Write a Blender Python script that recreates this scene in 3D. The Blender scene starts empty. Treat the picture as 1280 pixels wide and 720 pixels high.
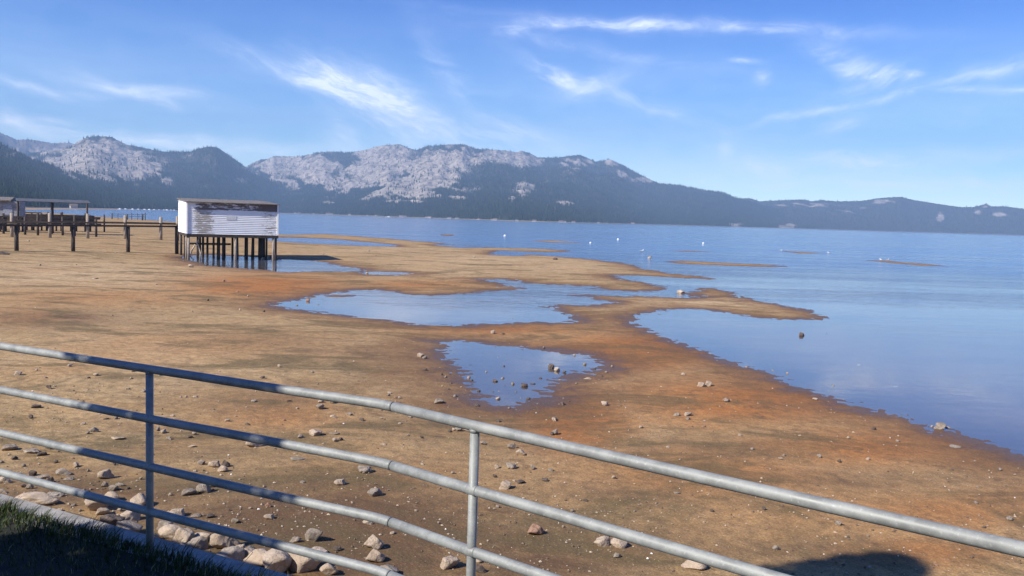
import bpy, bmesh, math, random
import numpy as np
from mathutils import Vector, Matrix
random.seed(7); RNG = np.random.default_rng(11)
S = bpy.context.scene; COL = S.collection
rad = math.radians

# ------------------------------------------------------------------ camera (eye 4 m above the lake)
F = 1108.0; RR = rad(1.747); PP = rad(4.44)
FW = np.array([0, math.cos(PP), -math.sin(PP)]); UP = np.array([0, math.sin(PP), math.cos(PP)]); RT = np.array([1.0, 0, 0])
XC = math.cos(RR)*RT + math.sin(RR)*UP; YC = -math.sin(RR)*RT + math.cos(RR)*UP
CAM = np.array([0, 0, 4.0])
def ray(x, y): return FW + (x-640)/F*XC + (360-y)/F*YC
def at(x, y, z=0.0):
    d = ray(x, y); return CAM + d*(z-4)/d[2]
def at_depth(x, y, Y):
    d = ray(x, y); return CAM + d*Y/d[1]
def hor(x): return 273.95 + (x-640)*0.03047
def pxy(P):
    q = P - CAM; w = q @ FW
    w = np.where(w > 0.3, w, np.nan)
    return 640 + F*(q @ XC)/w, 360 - F*(q @ YC)/w
cd = bpy.data.cameras.new('camera'); cam = bpy.data.objects.new('camera', cd); COL.objects.link(cam)
cd.sensor_width = 36; cd.lens = 36*F/1280; cd.clip_start = 0.05; cd.clip_end = 60000
M3 = Matrix((XC, YC, -FW)).transposed()
cam.matrix_world = Matrix.Translation(CAM) @ M3.to_4x4()
S.camera = cam

# ------------------------------------------------------------------ light
ELEV = 38.0; PHI = 38.0     # shadows fall towards +x, turned PHI to +y
sd = Vector((math.cos(rad(ELEV))*math.cos(rad(PHI)), math.cos(rad(ELEV))*math.sin(rad(PHI)), -math.sin(rad(ELEV))))
sl = bpy.data.lights.new('sun', 'SUN'); sl.energy = 5.0; sl.angle = rad(0.53); sl.color = (1, 0.93, 0.82)
so = bpy.data.objects.new('sun', sl); COL.objects.link(so); so.rotation_euler = sd.to_track_quat('-Z', 'Y').to_euler()
S.view_settings.view_transform = 'Standard'; S.view_settings.look = 'None'; S.view_settings.gamma = 1; S.view_settings.exposure = 0.73
S.view_settings.use_curve_mapping = False

# ------------------------------------------------------------------ node helper
class NT:
    def __init__(s, tree): s.t = tree; s.n = tree.nodes; s.l = tree.links
    def new(s, ty, **kw):
        nd = s.n.new(ty)
        for k, v in kw.items():
            if k.startswith('i_'):
                s.set(nd, k[2:].replace('_', ' '), v)
            else: setattr(nd, k, v)
        return nd
    def set(s, nd, sock, v):
        i = nd.inputs[int(sock)] if str(sock).isdigit() else nd.inputs[sock]
        if hasattr(v, 'is_linked') or isinstance(v, bpy.types.NodeSocket): s.l.new(v, i)
        else: i.default_value = v
    def math(s, op, a, b=0.0, c=0.0, clamp=False):
        nd = s.n.new('ShaderNodeMath'); nd.operation = op; nd.use_clamp = clamp
        for i, v in enumerate((a, b, c)): s.set(nd, i, v)
        return nd.outputs[0]
    def ramp(s, v, lo, hi, a=0.0, b=1.0, smooth=True):
        nd = s.n.new('ShaderNodeMapRange'); nd.interpolation_type = 'SMOOTHSTEP' if smooth else 'LINEAR'
        for i, x in enumerate((v, lo, hi, a, b)): s.set(nd, i, x)
        return nd.outputs[0]
    def mix(s, f, a, b, mode='MIX'):
        nd = s.n.new('ShaderNodeMix'); nd.data_type = 'RGBA'; nd.blend_type = mode; nd.clamp_factor = True
        s.set(nd, 0, f)
        for i, v in ((6, a), (7, b)):
            if isinstance(v, tuple): v = (*v[:3], 1)
            s.set(nd, i, v)
        return nd.outputs[2]
    def noise(s, vec, scale, detail=4, rough=0.55, dist=0.0, w=None):
        nd = s.n.new('ShaderNodeTexNoise'); s.l.new(vec, nd.inputs['Vector'])
        nd.inputs['Scale'].default_value = scale; nd.inputs['Detail'].default_value = detail
        nd.inputs['Roughness'].default_value = rough; nd.inputs['Distortion'].default_value = dist
        return nd.outputs[0]
    def scale(s, vec, x, y, z, rz=0.0):
        nd = s.n.new('ShaderNodeMapping'); s.l.new(vec, nd.inputs[0]); nd.inputs['Scale'].default_value = (x, y, z); nd.inputs['Rotation'].default_value = (0, 0, rz)
        return nd.outputs[0]
    def attr(s, name): 
        nd = s.n.new('ShaderNodeAttribute'); nd.attribute_name = name; return nd.outputs['Fac']
    def bump(s, h, strength=0.5, dist=0.02, normal=None):
        nd = s.n.new('ShaderNodeBump'); nd.inputs['Strength'].default_value = strength; nd.inputs['Distance'].default_value = dist
        s.l.new(h, nd.inputs['Height'])
        if normal is not None: s.l.new(normal, nd.inputs['Normal'])
        return nd.outputs[0]
def material(name):
    m = bpy.data.materials.new(name); m.use_nodes = True; nt = NT(m.node_tree)
    p = m.node_tree.nodes['Principled BSDF']
    geo = nt.new('ShaderNodeNewGeometry').outputs['Position']
    tc = nt.new('ShaderNodeTexCoord').outputs['Object']
    return m, nt, p, geo, tc
def simple(name, color, rough=0.6, metal=0.0, var=0.15, scale=6.0, bump=0.0, world=False, streak=None):
    m, nt, p, geo, tc = material(name)
    v = geo if world else tc
    if streak: v = nt.scale(v, *streak)
    n = nt.noise(v, scale, 5, 0.6)
    dark = tuple(c*(1-2*var) for c in color); lite = tuple(min(1, c*(1+2*var)) for c in color)
    nt.set(p, 'Base Color', nt.mix(nt.ramp(n, 0.25, 0.75), dark, lite))
    p.inputs['Roughness'].default_value = rough; p.inputs['Metallic'].default_value = metal
    if bump: nt.set(p, 'Normal', nt.bump(n, bump, 0.02))
    return m

# ------------------------------------------------------------------ object helpers
def tag(o, label=None, cat=None, group=None, kind=None):
    if label: o['label'] = label
    if cat: o['category'] = cat
    if group: o['group'] = group
    if kind: o['kind'] = kind
    return o
def link(name, me, mat=None, parent=None):
    o = bpy.data.objects.new(name, me); COL.objects.link(o)
    if mat: me.materials.append(mat)
    if parent: o.parent = parent
    return o
def empty(name, loc=(0, 0, 0), rz=0.0):
    o = bpy.data.objects.new(name, None); COL.objects.link(o); o.location = loc; o.rotation_euler = (0, 0, rz); o.empty_display_size = 0.2
    return o
def copy_thing(o, parent=None):
    c = o.copy(); COL.objects.link(c)
    if parent: c.parent = parent
    for ch in list(o.children): copy_thing(ch, c)
    return c
def mesh_np(name, V, Fa, smooth=False, attrs=None):
    me = bpy.data.meshes.new(name); V = np.asarray(V, np.float32); Fa = np.asarray(Fa, np.int32); k = Fa.shape[1]
    me.vertices.add(len(V)); me.vertices.foreach_set('co', V.ravel())
    me.loops.add(Fa.size); me.loops.foreach_set('vertex_index', Fa.ravel())
    me.polygons.add(len(Fa)); me.polygons.foreach_set('loop_start', np.arange(0, Fa.size, k, dtype=np.int32))
    me.polygons.foreach_set('loop_total', np.full(len(Fa), k, np.int32))
    me.polygons.foreach_set('use_smooth', np.full(len(Fa), smooth, bool))
    me.update(calc_edges=True)
    for n, a in (attrs or {}).items():
        at_ = me.attributes.new(n, 'FLOAT', 'POINT'); at_.data.foreach_set('value', np.asarray(a, np.float32).ravel())
    return me
class MB:
    """collects shapes into one mesh"""
    def __init__(s): s.bm = bmesh.new()
    def box(s, c, size, rz=0.0, bevel=0.0):
        m = Matrix.Translation(c) @ Matrix.Rotation(rz, 4, 'Z') @ Matrix.Diagonal((*size, 1))
        r = bmesh.ops.create_cube(s.bm, size=1, matrix=m)
        if bevel:
            es = list({e for v in r['verts'] for e in v.link_edges})
            bmesh.ops.bevel(s.bm, geom=es, offset=bevel, segments=2, affect='EDGES', profile=0.5)
        return s
    def tube(s, pts, r, seg=14, caps=True, smooth=True):
        pts = [Vector(p) for p in pts]; rs = r if isinstance(r, (list, tuple)) else [r]*len(pts)
        rings = []; ref = None
        for i, p in enumerate(pts):
            t = ((pts[min(i+1, len(pts)-1)] - p).normalized() + (p - pts[max(i-1, 0)]).normalized())
            t = t.normalized()
            if ref is None: ref = t.orthogonal().normalized()
            u = (ref - t*ref.dot(t)).normalized(); ref = u; w = t.cross(u)
            rings.append([s.bm.verts.new(p + (u*math.cos(a)+w*math.sin(a))*rs[i]) for a in [2*math.pi*k/seg for k in range(seg)]])
        for a, b in zip(rings, rings[1:]):
            for k in range(seg):
                f = s.bm.faces.new((a[k], a[(k+1) % seg], b[(k+1) % seg], b[k])); f.smooth = smooth
        if caps:
            s.bm.faces.new(list(reversed(rings[0]))); s.bm.faces.new(rings[-1])
        return s
    def poly(s, vs, faces, smooth=False):
        V = [s.bm.verts.new(v) for v in vs]
        for f in faces:
            ff = s.bm.faces.new([V[i] for i in f]); ff.smooth = smooth
        return s
    def build(s, name, mat=None, parent=None, label=None):
        bmesh.ops.recalc_face_normals(s.bm, faces=s.bm.faces[:])
        me = bpy.data.meshes.new(name); s.bm.to_mesh(me); s.bm.free()
        o = link(name, me, mat, parent)
        if label: o['label'] = label
        return o

# ------------------------------------------------------------------ numpy noise
_perm = np.random.default_rng(3).permutation(512).astype(np.int64)
_perm = np.concatenate([_perm, _perm])
_gr = np.array([[math.cos(a), math.sin(a)] for a in np.linspace(0, 2*math.pi, 17)[:-1]])
def perlin(x, y):
    xi = np.floor(x).astype(np.int64); yi = np.floor(y).astype(np.int64); xf = x-xi; yf = y-yi
    u = xf*xf*xf*(xf*(xf*6-15)+10); v = yf*yf*yf*(yf*(yf*6-15)+10)
    def g(dx, dy):
        h = _perm[(_perm[(xi+dx) & 511] + yi+dy) & 511] & 15
        gg = _gr[h]; return gg[..., 0]*(xf-dx) + gg[..., 1]*(yf-dy)
    a = g(0, 0); b = g(1, 0); c = g(0, 1); d = g(1, 1)
    return (a + u*(b-a) + v*((c + u*(d-c)) - (a + u*(b-a))))*1.5
def fbm(x, y, o=4, gain=0.5, seed=0.0):
    s = 0; a = 1.0; t = 0
    for i in range(o):
        s = s + a*perlin(x*2**i + seed + 17.3*i, y*2**i + seed*1.7 + 9.1*i); t += a; a *= gain
    return s/t
def ridged(x, y, o=5, gain=0.55, seed=0.0):
    s = 0; a = 1.0; t = 0
    for i in range(o):
        s = s + a*(1-np.abs(perlin(x*2**i + seed + 31.7*i, y*2**i + seed*1.3 + 5.3*i))*1.6); t += a; a *= gain
    return s/t
def sstep(a, b, x):
    t = np.clip((x-a)/(b-a), 0, 1); return t*t*(3-2*t)

# ------------------------------------------------------------------ the shoreline, traced on the lake level
shore_depth = [(-400, 430), (-60, 450), (0, 520), (28, 600), (50, 730), (90, 1000), (130, 1350), (180, 1700), (230, 2050), (290, 2600), (350, 3200), (400, 3000), (460, 2700),
               (520, 2400), (580, 2150), (640, 1950), (700, 2050), (760, 2600), (830, 3400), (900, 3700), (960, 4100), (1040, 4600),
               (1120, 4900), (1280, 5100), (1500, 5200), (2000, 5200), (2900, 5000)]
def az_of(px, py=None): d = ray(px, hor(px) if py is None else py); return math.atan2(d[0], d[1])
SAZ = np.array([az_of(p) for p, _ in shore_depth]); SDE = np.array([d/math.cos(a) for (p, d), a in zip(shore_depth, SAZ)])
lake_px = [(2600, 900), (1900, 770), (1600, 685), (1450, 632), (1340, 591), (1280, 569), (1250, 560), (1220, 550), (1190, 541), (1160, 533), (1130, 523), (1100, 516), (1070, 507), (1045, 497), (1020, 488),
 (990, 480), (960, 467), (930, 458), (900, 447), (870, 436), (850, 428), (830, 420), (812, 413), (797, 407), (790, 402), (800, 395), (815, 391), (830, 388), (860, 386), (880, 387), (905, 391),
 (940, 397), (985, 399.5), (1030, 399), (1037, 396.5), (1020, 391), (1010, 388), (980, 381), (950, 376), (925, 370), (905, 363), (893, 360.5), (880, 360.5), (868, 363), (857, 367), (862, 370),
 (880, 369.5), (860, 372), (830, 371.5), (780, 370), (745, 369), (712, 369), (735, 372), (757, 376), (762, 378.5), (752, 381), (735, 382), (700, 381), (682, 383), (690, 388), (705, 392), (718, 398), (723, 402),
 (700, 403.5), (660, 403), (620, 405), (580, 407), (545, 406.5), (510, 404), (480, 400), (450, 397), (420, 393), (390, 389.5), (368, 387), (355, 384), (345, 381.5), (352, 378), (365, 376), (385, 372.5),
 (400, 369), (430, 365), (450, 363), (470, 363), (490, 364.5), (510, 368), (535, 370), (560, 369.5), (590, 366.5), (620, 364), (645, 362.5), (650, 361), (640, 357), (630, 355), (615, 352), (602, 349.5), (625, 349), (650, 353),
 (660, 354.5), (690, 356), (740, 358.5), (742, 361.5), (765, 363.5), (790, 364), (815, 364.5), (832, 362.5), (838, 361), (825, 356), (805, 352), (785, 350), (772, 347), (766, 344), (790, 344.5), (820, 345.5),
 (855, 347.5), (885, 349), (897, 348.8), (870, 345), (845, 342.5), (825, 340), (812, 336.5), (800, 333.5), (780, 329), (765, 327.5), (745, 325), (702, 320.5), (670, 318.5), (655, 318), (640, 319.5), (622, 318.5),
 (615, 315.5), (625, 313), (660, 314.5), (690, 315.5), (715, 313.5), (690, 311.5), (660, 310.5), (615, 309.5), (580, 306.5), (547, 303.5), (500, 299.5), (470, 297), (450, 295.5), (407, 292.5), (347, 293.5),
 (330, 292), (290, 287), (250, 281), (222, 277.5), (190, 275), (150, 272.5), (110, 269.5), (70, 266.5), (30, 264.3), (0, 264)]
lake = [at(x, y)[:2] for x, y in lake_px] + [np.array([math.sin(a)*d, math.cos(a)*d]) for a, d in zip(SAZ, SDE) if a > az_of(-30)]
pools_px = [
 [(229, 322), (239, 327), (258, 332), (283, 333.5), (305, 335), (327, 337), (360, 339.5), (400, 339), (450, 339), (453, 337), (440, 334), (425, 332.5), (415, 330), (407, 327.5), (385, 325.5), (365, 325), (340, 324), (320, 322), (300, 320.5), (280, 319.5), (262, 318.5), (248, 319.5)],
 [(455, 341), (475, 339.5), (500, 340.5), (515, 342.5), (490, 343.5), (465, 343)],
 [(335, 298), (347, 296.8), (380, 297.5), (425, 299.5), (460, 303), (495, 306.5), (500, 308.5), (460, 307.5), (425, 306), (390, 304.5), (345, 302), (330, 300)],
 [(540, 306), (560, 305.5), (590, 307.5), (605, 309.5), (575, 309.5)],
 [(550, 435), (554, 428), (575, 426), (595, 429), (617, 431), (640, 434), (675, 437.5), (700, 441), (725, 444.5), (745, 451), (757, 457), (750, 462.5), (725, 466), (705, 469), (695, 475), (685, 485), (675, 496), (660, 504), (640, 506), (620, 506), (605, 500), (592, 492), (586, 482), (580, 472), (575, 462), (567, 452), (557, 444)],
]
isles_px = [
 [(828, 327), (850, 325.5), (880, 327), (920, 329), (960, 331), (986, 333), (960, 333.7), (920, 332.5), (880, 331), (848, 329.5)],
 [(1075, 324.8), (1110, 326), (1150, 329.5), (1190, 333.5), (1150, 332), (1110, 328.5)],
 [(975, 313.8), (1000, 314.5), (1035, 316.5), (1000, 316.8)],
 [(660, 301), (690, 300.5), (735, 303.5), (690, 303)],
 [(823, 313.2), (860, 313.5), (900, 315.2), (860, 314.8)],
 [(550, 293), (568, 293.3), (567, 295.2), (550, 294.6)],
 [(408, 369.5), (425, 368), (436, 370), (420, 371.5)],
]
POLY = [(np.array(lake), -1)] + [(np.array([at(x, y)[:2] for x, y in p]), -1) for p in pools_px] + [(np.array([at(x, y)[:2] for x, y in p]), 1) for p in isles_px]
def poly_sd(P, poly):
    """signed distance, positive inside; shrinks with the distance (measured in steps that grow with range) to keep far shores readable"""
    n = len(poly); best = np.full(len(P), 1e18); ins = np.zeros(len(P), bool)
    for i in range(n):
        a = poly[i]; b = poly[(i+1) % n]; e = b-a; w = P-a
        t = np.clip((w @ e)/max(e @ e, 1e-12), 0, 1)
        q = w - t[:, None]*e; best = np.minimum(best, q[:, 0]**2 + q[:, 1]**2)
        c = ((a[1] > P[:, 1]) != (b[1] > P[:, 1]))
        if abs(e[1]) > 1e-12: ins ^= c & (P[:, 0] < e[0]*(P[:, 1]-a[1])/e[1] + a[0])
    d = np.sqrt(best); return np.where(ins, d, -d)
def shore_sd(P):
    """positive on land, negative over water"""
    s = None
    for poly, sg in POLY:
        d = poly_sd(P, poly)
        if sg < 0: s = -d if s is None else np.minimum(s, -d)
        else: s = np.maximum(s, d)
    return s
# fence line (plan) left to right, at the pipe centres
FN = [np.array(p) for p in [(-14.05, 11.47), (-3.35, 5.768), (-0.62, 4.312), (1.544, 2.57), (12.0, -5.86)]]
def fence_off(P):
    """distance from the fence line, positive on the lake side"""
    best = np.full(len(P), 1e9); out = np.zeros(len(P))
    for a, b in ((FN[0], FN[2]), (FN[2], FN[4])):
        e = (b-a)/np.linalg.norm(b-a); nrm = np.array([-e[1], e[0]])
        if nrm[1] < 0: nrm = -nrm
        w = P-a; d = w @ nrm; t = np.clip(w @ e, 0, np.linalg.norm(b-a)); q = w - t[:, None]*e
        dist = np.hypot(q[:, 0], q[:, 1]); m = dist < best
        out = np.where(m, np.sign(d)*dist, out); best = np.where(m, dist, best)
    return out
def ground(P, want_sd=False):
    P = np.atleast_2d(np.asarray(P, float)); X = P[:, 0]; Y = P[:, 1]
    s = shore_sd(P); r = np.hypot(X, Y)
    near = 1 - sstep(60, 240, r)
    wob = (0.5*fbm(X*0.45, Y*0.45, 3, seed=2) + 0.75*fbm(X*1.1, Y*2.6, 4, .6, seed=8))*near + 0.9*fbm(X*0.12, Y*0.12, 3, seed=5)*sstep(30, 90, r)
    s2 = s + wob*0.75*np.clip(r/30, 0.45, 1.6)
    far = sstep(380, 700, r)
    flat = 1 - .55*sstep(30, 60, r)
    land = (np.minimum(0.022*s2, 0.10) + 0.011*np.clip(s2-4, 0, 18))*flat + far*np.clip(0.016*(s2-10), 0, 4.3)
    water = np.maximum(0.022*s2, -0.15) - 0.02*np.clip(-s2-5, 0, 120)
    z = np.where(s2 > 0, land, water)
    fo = fence_off(P)
    up = np.clip(s2/2, 0, 1)
    z = z + up*(0.34*np.exp(-np.clip(fo, 0, 99)/3.2) + 0.4*sstep(-24, -42, X)*sstep(30, 60, Y)*(1-sstep(100, 180, Y)))
    z = z + up*near*(0.03*fbm(X*0.35, Y*0.35, 3, seed=21) + 0.014*fbm(X*1.9, Y*1.9, 4, seed=33))
    z = z + near*0.020*fbm(X*1.6, Y*4.2, 4, .65, seed=77)*np.exp(-(s2/1.8)**2)
    z = z + near*0.004*fbm(X*6, Y*6, 2, seed=41)
    return (z, s2) if want_sd else z
def ground_at(px, py):
    z = 0.0
    for _ in range(5):
        p = at(px, py, z); z = 0.5*z + 0.5*float(ground(p[None, :2])[0])
    return at(px, py, z)
def gz(x, y): return float(ground([[x, y]])[0])

# ------------------------------------------------------------------ lakebed sheet
th = np.concatenate([np.linspace(-180, -42, 70, endpoint=False), np.linspace(-42, 42, 1050, endpoint=False), np.linspace(42, 180, 70)])
rr = np.concatenate([np.geomspace(2.2, 330, 640, endpoint=False), np.geomspace(330, 6900, 90)])
TH, RA = np.meshgrid(np.radians(th), rr)
GX = np.sin(TH)*RA; GY = np.cos(TH)*RA
P = np.stack([GX.ravel(), GY.ravel()], 1)
Z, SD = ground(P, True)
fo = fence_off(P)
Z = np.where(fo < -0.05, np.minimum(Z, 0.3), Z)
V = np.column_stack([P, Z])
px, py = pxy(V)
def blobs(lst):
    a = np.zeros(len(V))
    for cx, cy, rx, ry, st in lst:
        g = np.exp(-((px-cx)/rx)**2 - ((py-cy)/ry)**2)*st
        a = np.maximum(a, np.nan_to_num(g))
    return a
rust = blobs([(330, 357, 110, 17, .9), (640, 412, 130, 8, .7), (790, 440, 110, 26, 1), (720, 530, 75, 40, 1), (700, 510, 60, 30, .6), (930, 500, 170, 34, .85), (1090, 560, 200, 30, .7), (880, 590, 190, 40, .6), (1180, 640, 160, 30, .55), (1150, 690, 120, 25, .6), (1060, 640, 260, 60, .32), (500, 600, 260, 60, .15),
              (520, 356, 90, 7, .6), (130, 372, 170, 14, .35), (270, 430, 160, 20, .3), (350, 520, 90, 25, .45), (40, 395, 80, 14, .4)])
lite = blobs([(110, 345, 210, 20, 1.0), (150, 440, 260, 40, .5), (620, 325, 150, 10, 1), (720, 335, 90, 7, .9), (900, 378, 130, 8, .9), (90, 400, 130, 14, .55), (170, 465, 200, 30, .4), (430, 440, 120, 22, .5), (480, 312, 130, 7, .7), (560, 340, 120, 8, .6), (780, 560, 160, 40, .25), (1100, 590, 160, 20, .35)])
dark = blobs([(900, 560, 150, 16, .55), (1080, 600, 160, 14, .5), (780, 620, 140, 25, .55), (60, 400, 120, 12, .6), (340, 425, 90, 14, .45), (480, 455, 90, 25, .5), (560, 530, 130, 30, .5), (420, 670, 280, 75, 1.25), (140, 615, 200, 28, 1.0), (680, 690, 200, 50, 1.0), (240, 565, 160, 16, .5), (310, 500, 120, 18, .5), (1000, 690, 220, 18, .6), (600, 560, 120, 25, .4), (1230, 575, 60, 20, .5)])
nc, nr = len(th), len(rr)
ii = (np.arange(nr-1)[:, None]*nc + np.arange(nc-1)[None, :]).ravel()
Fq = np.stack([ii, ii+1, ii+nc+1, ii+nc], 1)[:, ::-1]
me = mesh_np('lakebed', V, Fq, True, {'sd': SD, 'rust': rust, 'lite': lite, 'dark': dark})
def lakebed_mat():
    m, nt, p, geo, tc = material('lakebed_sand')
    g2 = nt.scale(geo, 1, 1, 1)
    n1 = nt.noise(g2, 0.16, 6, 0.62, 0.6); n2 = nt.noise(g2, 0.9, 7, 0.66, 0.5); n3 = nt.noise(g2, 5.0, 6, 0.7); n4 = nt.noise(g2, 34, 4, 0.7)
    st = nt.noise(nt.scale(geo, 0.42, 0.62, 1, rad(-8)), 1.0, 9, 0.68, 0.3)
    n5 = nt.noise(g2, 2.4, 7, .72, .4)
    A = nt.attr
    tan = nt.mix(nt.ramp(n2, 0.3, 0.7), (0.47, 0.30, 0.13), (0.61, 0.425, 0.21))
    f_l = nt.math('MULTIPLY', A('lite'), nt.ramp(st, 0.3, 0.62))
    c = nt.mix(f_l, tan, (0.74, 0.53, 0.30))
    f_r = nt.math('MULTIPLY', nt.math('ADD', nt.math('MULTIPLY', A('rust'), 1.35), nt.ramp(n1, 0.5, 0.75, 0, 0.3)), nt.ramp(nt.math('ADD', nt.math('MULTIPLY', n2, .5), nt.math('MULTIPLY', st, .5)), 0.3, 0.55, .45, 1))
    c = nt.mix(f_r, c, (0.50, 0.19, 0.045))
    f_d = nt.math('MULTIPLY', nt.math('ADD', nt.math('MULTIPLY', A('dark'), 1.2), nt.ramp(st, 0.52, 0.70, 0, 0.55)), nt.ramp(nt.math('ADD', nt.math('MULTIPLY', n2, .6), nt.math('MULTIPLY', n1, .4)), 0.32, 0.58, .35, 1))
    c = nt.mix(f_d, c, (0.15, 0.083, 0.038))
    c = nt.mix(nt.ramp(n5, .44, .30, 0, .55), c, (0.16, 0.10, 0.05)); c = nt.mix(nt.ramp(n5, .58, .72, 0, .3), c, (0.55, 0.42, 0.27))
    # olive algae film patches
    f_o = nt.math('MULTIPLY', nt.ramp(nt.noise(nt.scale(geo, .5, 1, 1), 0.42, 7, .7, 1.0), 0.48, 0.63), 0.75)
    c = nt.mix(f_o, c, (0.125, 0.098, 0.04))
    # wrack lines left by the falling water
    wl_ = nt.math('ADD', A('sd'), nt.math('ADD', nt.math('MULTIPLY', n1, 9.0), nt.math('MULTIPLY', n2, 2.2)))
    ln = nt.math('ABSOLUTE', nt.math('SUBTRACT', nt.math('FRACT', nt.math('MULTIPLY', wl_, .42)), .5))
    ln = nt.math('MULTIPLY', nt.math('MULTIPLY', nt.ramp(ln, .0, .10, 1, 0), nt.ramp(n5, .42, .6)), nt.ramp(A('sd'), 1.0, 14, .6, .0))
    c = nt.mix(ln, c, (0.10, 0.06, 0.032))
    # wet fringe near the waterline, ragged
    sdn = nt.math('ADD', A('sd'), nt.math('MULTIPLY', nt.math('SUBTRACT', n2, 0.5), 3.0))
    wet = nt.ramp(sdn, 0.1, 3.6, 1, 0)
    c = nt.mix(nt.math('MULTIPLY', wet, 0.72), c, (0.20, 0.088, 0.036))
    wet2 = nt.math('MULTIPLY', nt.ramp(sdn, -0.1, 1.3, 1, 0), nt.ramp(sdn, -2.6, -.6))
    c = nt.mix(nt.math('MULTIPLY', wet2, 0.75), c, (0.085, 0.05, 0.033))
    # fine grain
    c = nt.mix(nt.ramp(n3, 0.30, 0.68, 0.5, 0), c, (0.11, 0.07, 0.035))
    c = nt.mix(nt.ramp(n4, 0.3, 0.68, 0.5, 0), c, (0.08, 0.05, 0.03))
    c = nt.mix(nt.ramp(n4, 0.60, 0.70, 0, 0.35), c, (0.62, 0.5, 0.36))
    # deep bed: light lost in the water, put into the bed colour
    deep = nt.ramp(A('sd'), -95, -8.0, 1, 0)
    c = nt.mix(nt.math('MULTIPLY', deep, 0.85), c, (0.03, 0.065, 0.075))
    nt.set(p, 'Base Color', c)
    nt.set(p, 'Roughness', nt.ramp(sdn, 0.0, 1.2, 0.42, 0.95)); p.inputs['Specular IOR Level'].default_value = 0.25
    b1 = nt.bump(n2, 0.5, 0.12); b2 = nt.bump(n3, 0.7, 0.035, b1); b3 = nt.bump(n4, 0.6, 0.008, b2)
    nt.set(p, 'Normal', b3)
    return m
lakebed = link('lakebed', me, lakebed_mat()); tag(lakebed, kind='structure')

# ------------------------------------------------------------------ water: one sheet at lake level
def water_mat():
    m, nt, p, geo, tc = material('lake_water'); nt.n.remove(p)
    sep = nt.new('ShaderNodeSeparateXYZ'); nt.l.new(geo, sep.inputs[0])
    off = nt.math('ADD', sep.outputs[1], nt.math('MULTIPLY', sep.outputs[0], 0.35))     # wind reaches further out
    offn = nt.math('ADD', off, nt.math('MULTIPLY', nt.math('SUBTRACT', nt.noise(nt.scale(geo, .25, 1, 1), 0.03, 4, .6, .5), .5), 120))
    band = nt.noise(nt.scale(geo, .018, .13, 1, rad(6)), 1.0, 5, .6, .6)
    wind = nt.math('MULTIPLY', nt.ramp(offn, 22, 130, 0, 1), nt.ramp(band, .36, .6, .35, 1.0))
    w1 = nt.noise(nt.scale(geo, .55, 1.0, 1, rad(12)), 1.7, 3, .55); w2 = nt.noise(nt.scale(geo, .4, 1, 1, rad(-5)), .25, 4, .6)
    h = nt.math('ADD', nt.math('MULTIPLY', w1, .5), w2)
    bp = nt.new('ShaderNodeBump'); nt.set(bp, 'Height', h); nt.set(bp, 'Distance', 0.5)
    nt.set(bp, 'Strength', nt.math('ADD', nt.math('MULTIPLY', wind, 0.6), 0.012))
    rgh = nt.math('ADD', nt.math('MULTIPLY', wind, 0.13), 0.02)
    gl = nt.new('ShaderNodeBsdfGlossy'); nt.set(gl, 'Roughness', rgh); nt.set(gl, 'Normal', bp.outputs[0]); gl.inputs['Color'].default_value = (1, 1, 1, 1)
    lwt = nt.new('ShaderNodeLayerWeight'); lwt.inputs['Blend'].default_value = .5
    fres = nt.math('ADD', nt.math('MULTIPLY', nt.math('POWER', lwt.outputs['Facing'], 5.0), .98), .02)
    fac = nt.math('MULTIPLY', fres, nt.math('SUBTRACT', 1.0, nt.math('MULTIPLY', wind, 0.30)))
    tr = nt.new('ShaderNodeBsdfTransparent'); tr.inputs['Color'].default_value = (0.86, 0.92, 0.93, 1)
    df = nt.new('ShaderNodeBsdfDiffuse'); df.inputs['Color'].default_value = (0.09, 0.18, 0.32, 1)
    body = nt.new('ShaderNodeMixShader'); nt.set(body, 0, nt.math('MULTIPLY', nt.ramp(offn, 30, 150, 0.04, 1), 0.9)); nt.set(body, 1, tr.outputs[0]); nt.set(body, 2, df.outputs[0])
    mx = nt.new('ShaderNodeMixShader'); nt.set(mx, 0, fac); nt.set(mx, 1, body.outputs[0]); nt.set(mx, 2, gl.outputs[0])
    nt.set(nt.n['Material Output'], 'Surface', mx.outputs[0])
    return m
wa = np.radians(np.linspace(0, 360, 97)[:-1]); wr = [3, 20, 100, 500, 2500, 6900]
WV = [(0, 0, 0)] + [(math.sin(a)*r, math.cos(a)*r, 0) for r in wr for a in wa]
mbw = MB(); nA = len(wa)
Fs = [(0, 1+(k+1) % nA, 1+k) for k in range(nA)] + [(1+i*nA+k, 1+i*nA+(k+1) % nA, 1+(i+1)*nA+(k+1) % nA, 1+(i+1)*nA+k) for i in range(len(wr)-1) for k in range(nA)]
mbw.poly(WV, Fs)
water = mbw.build('lake_water', water_mat()); tag(water, kind='structure')
for pl in water.data.polygons:
    if pl.normal.z < 0: pl.flip()

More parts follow.
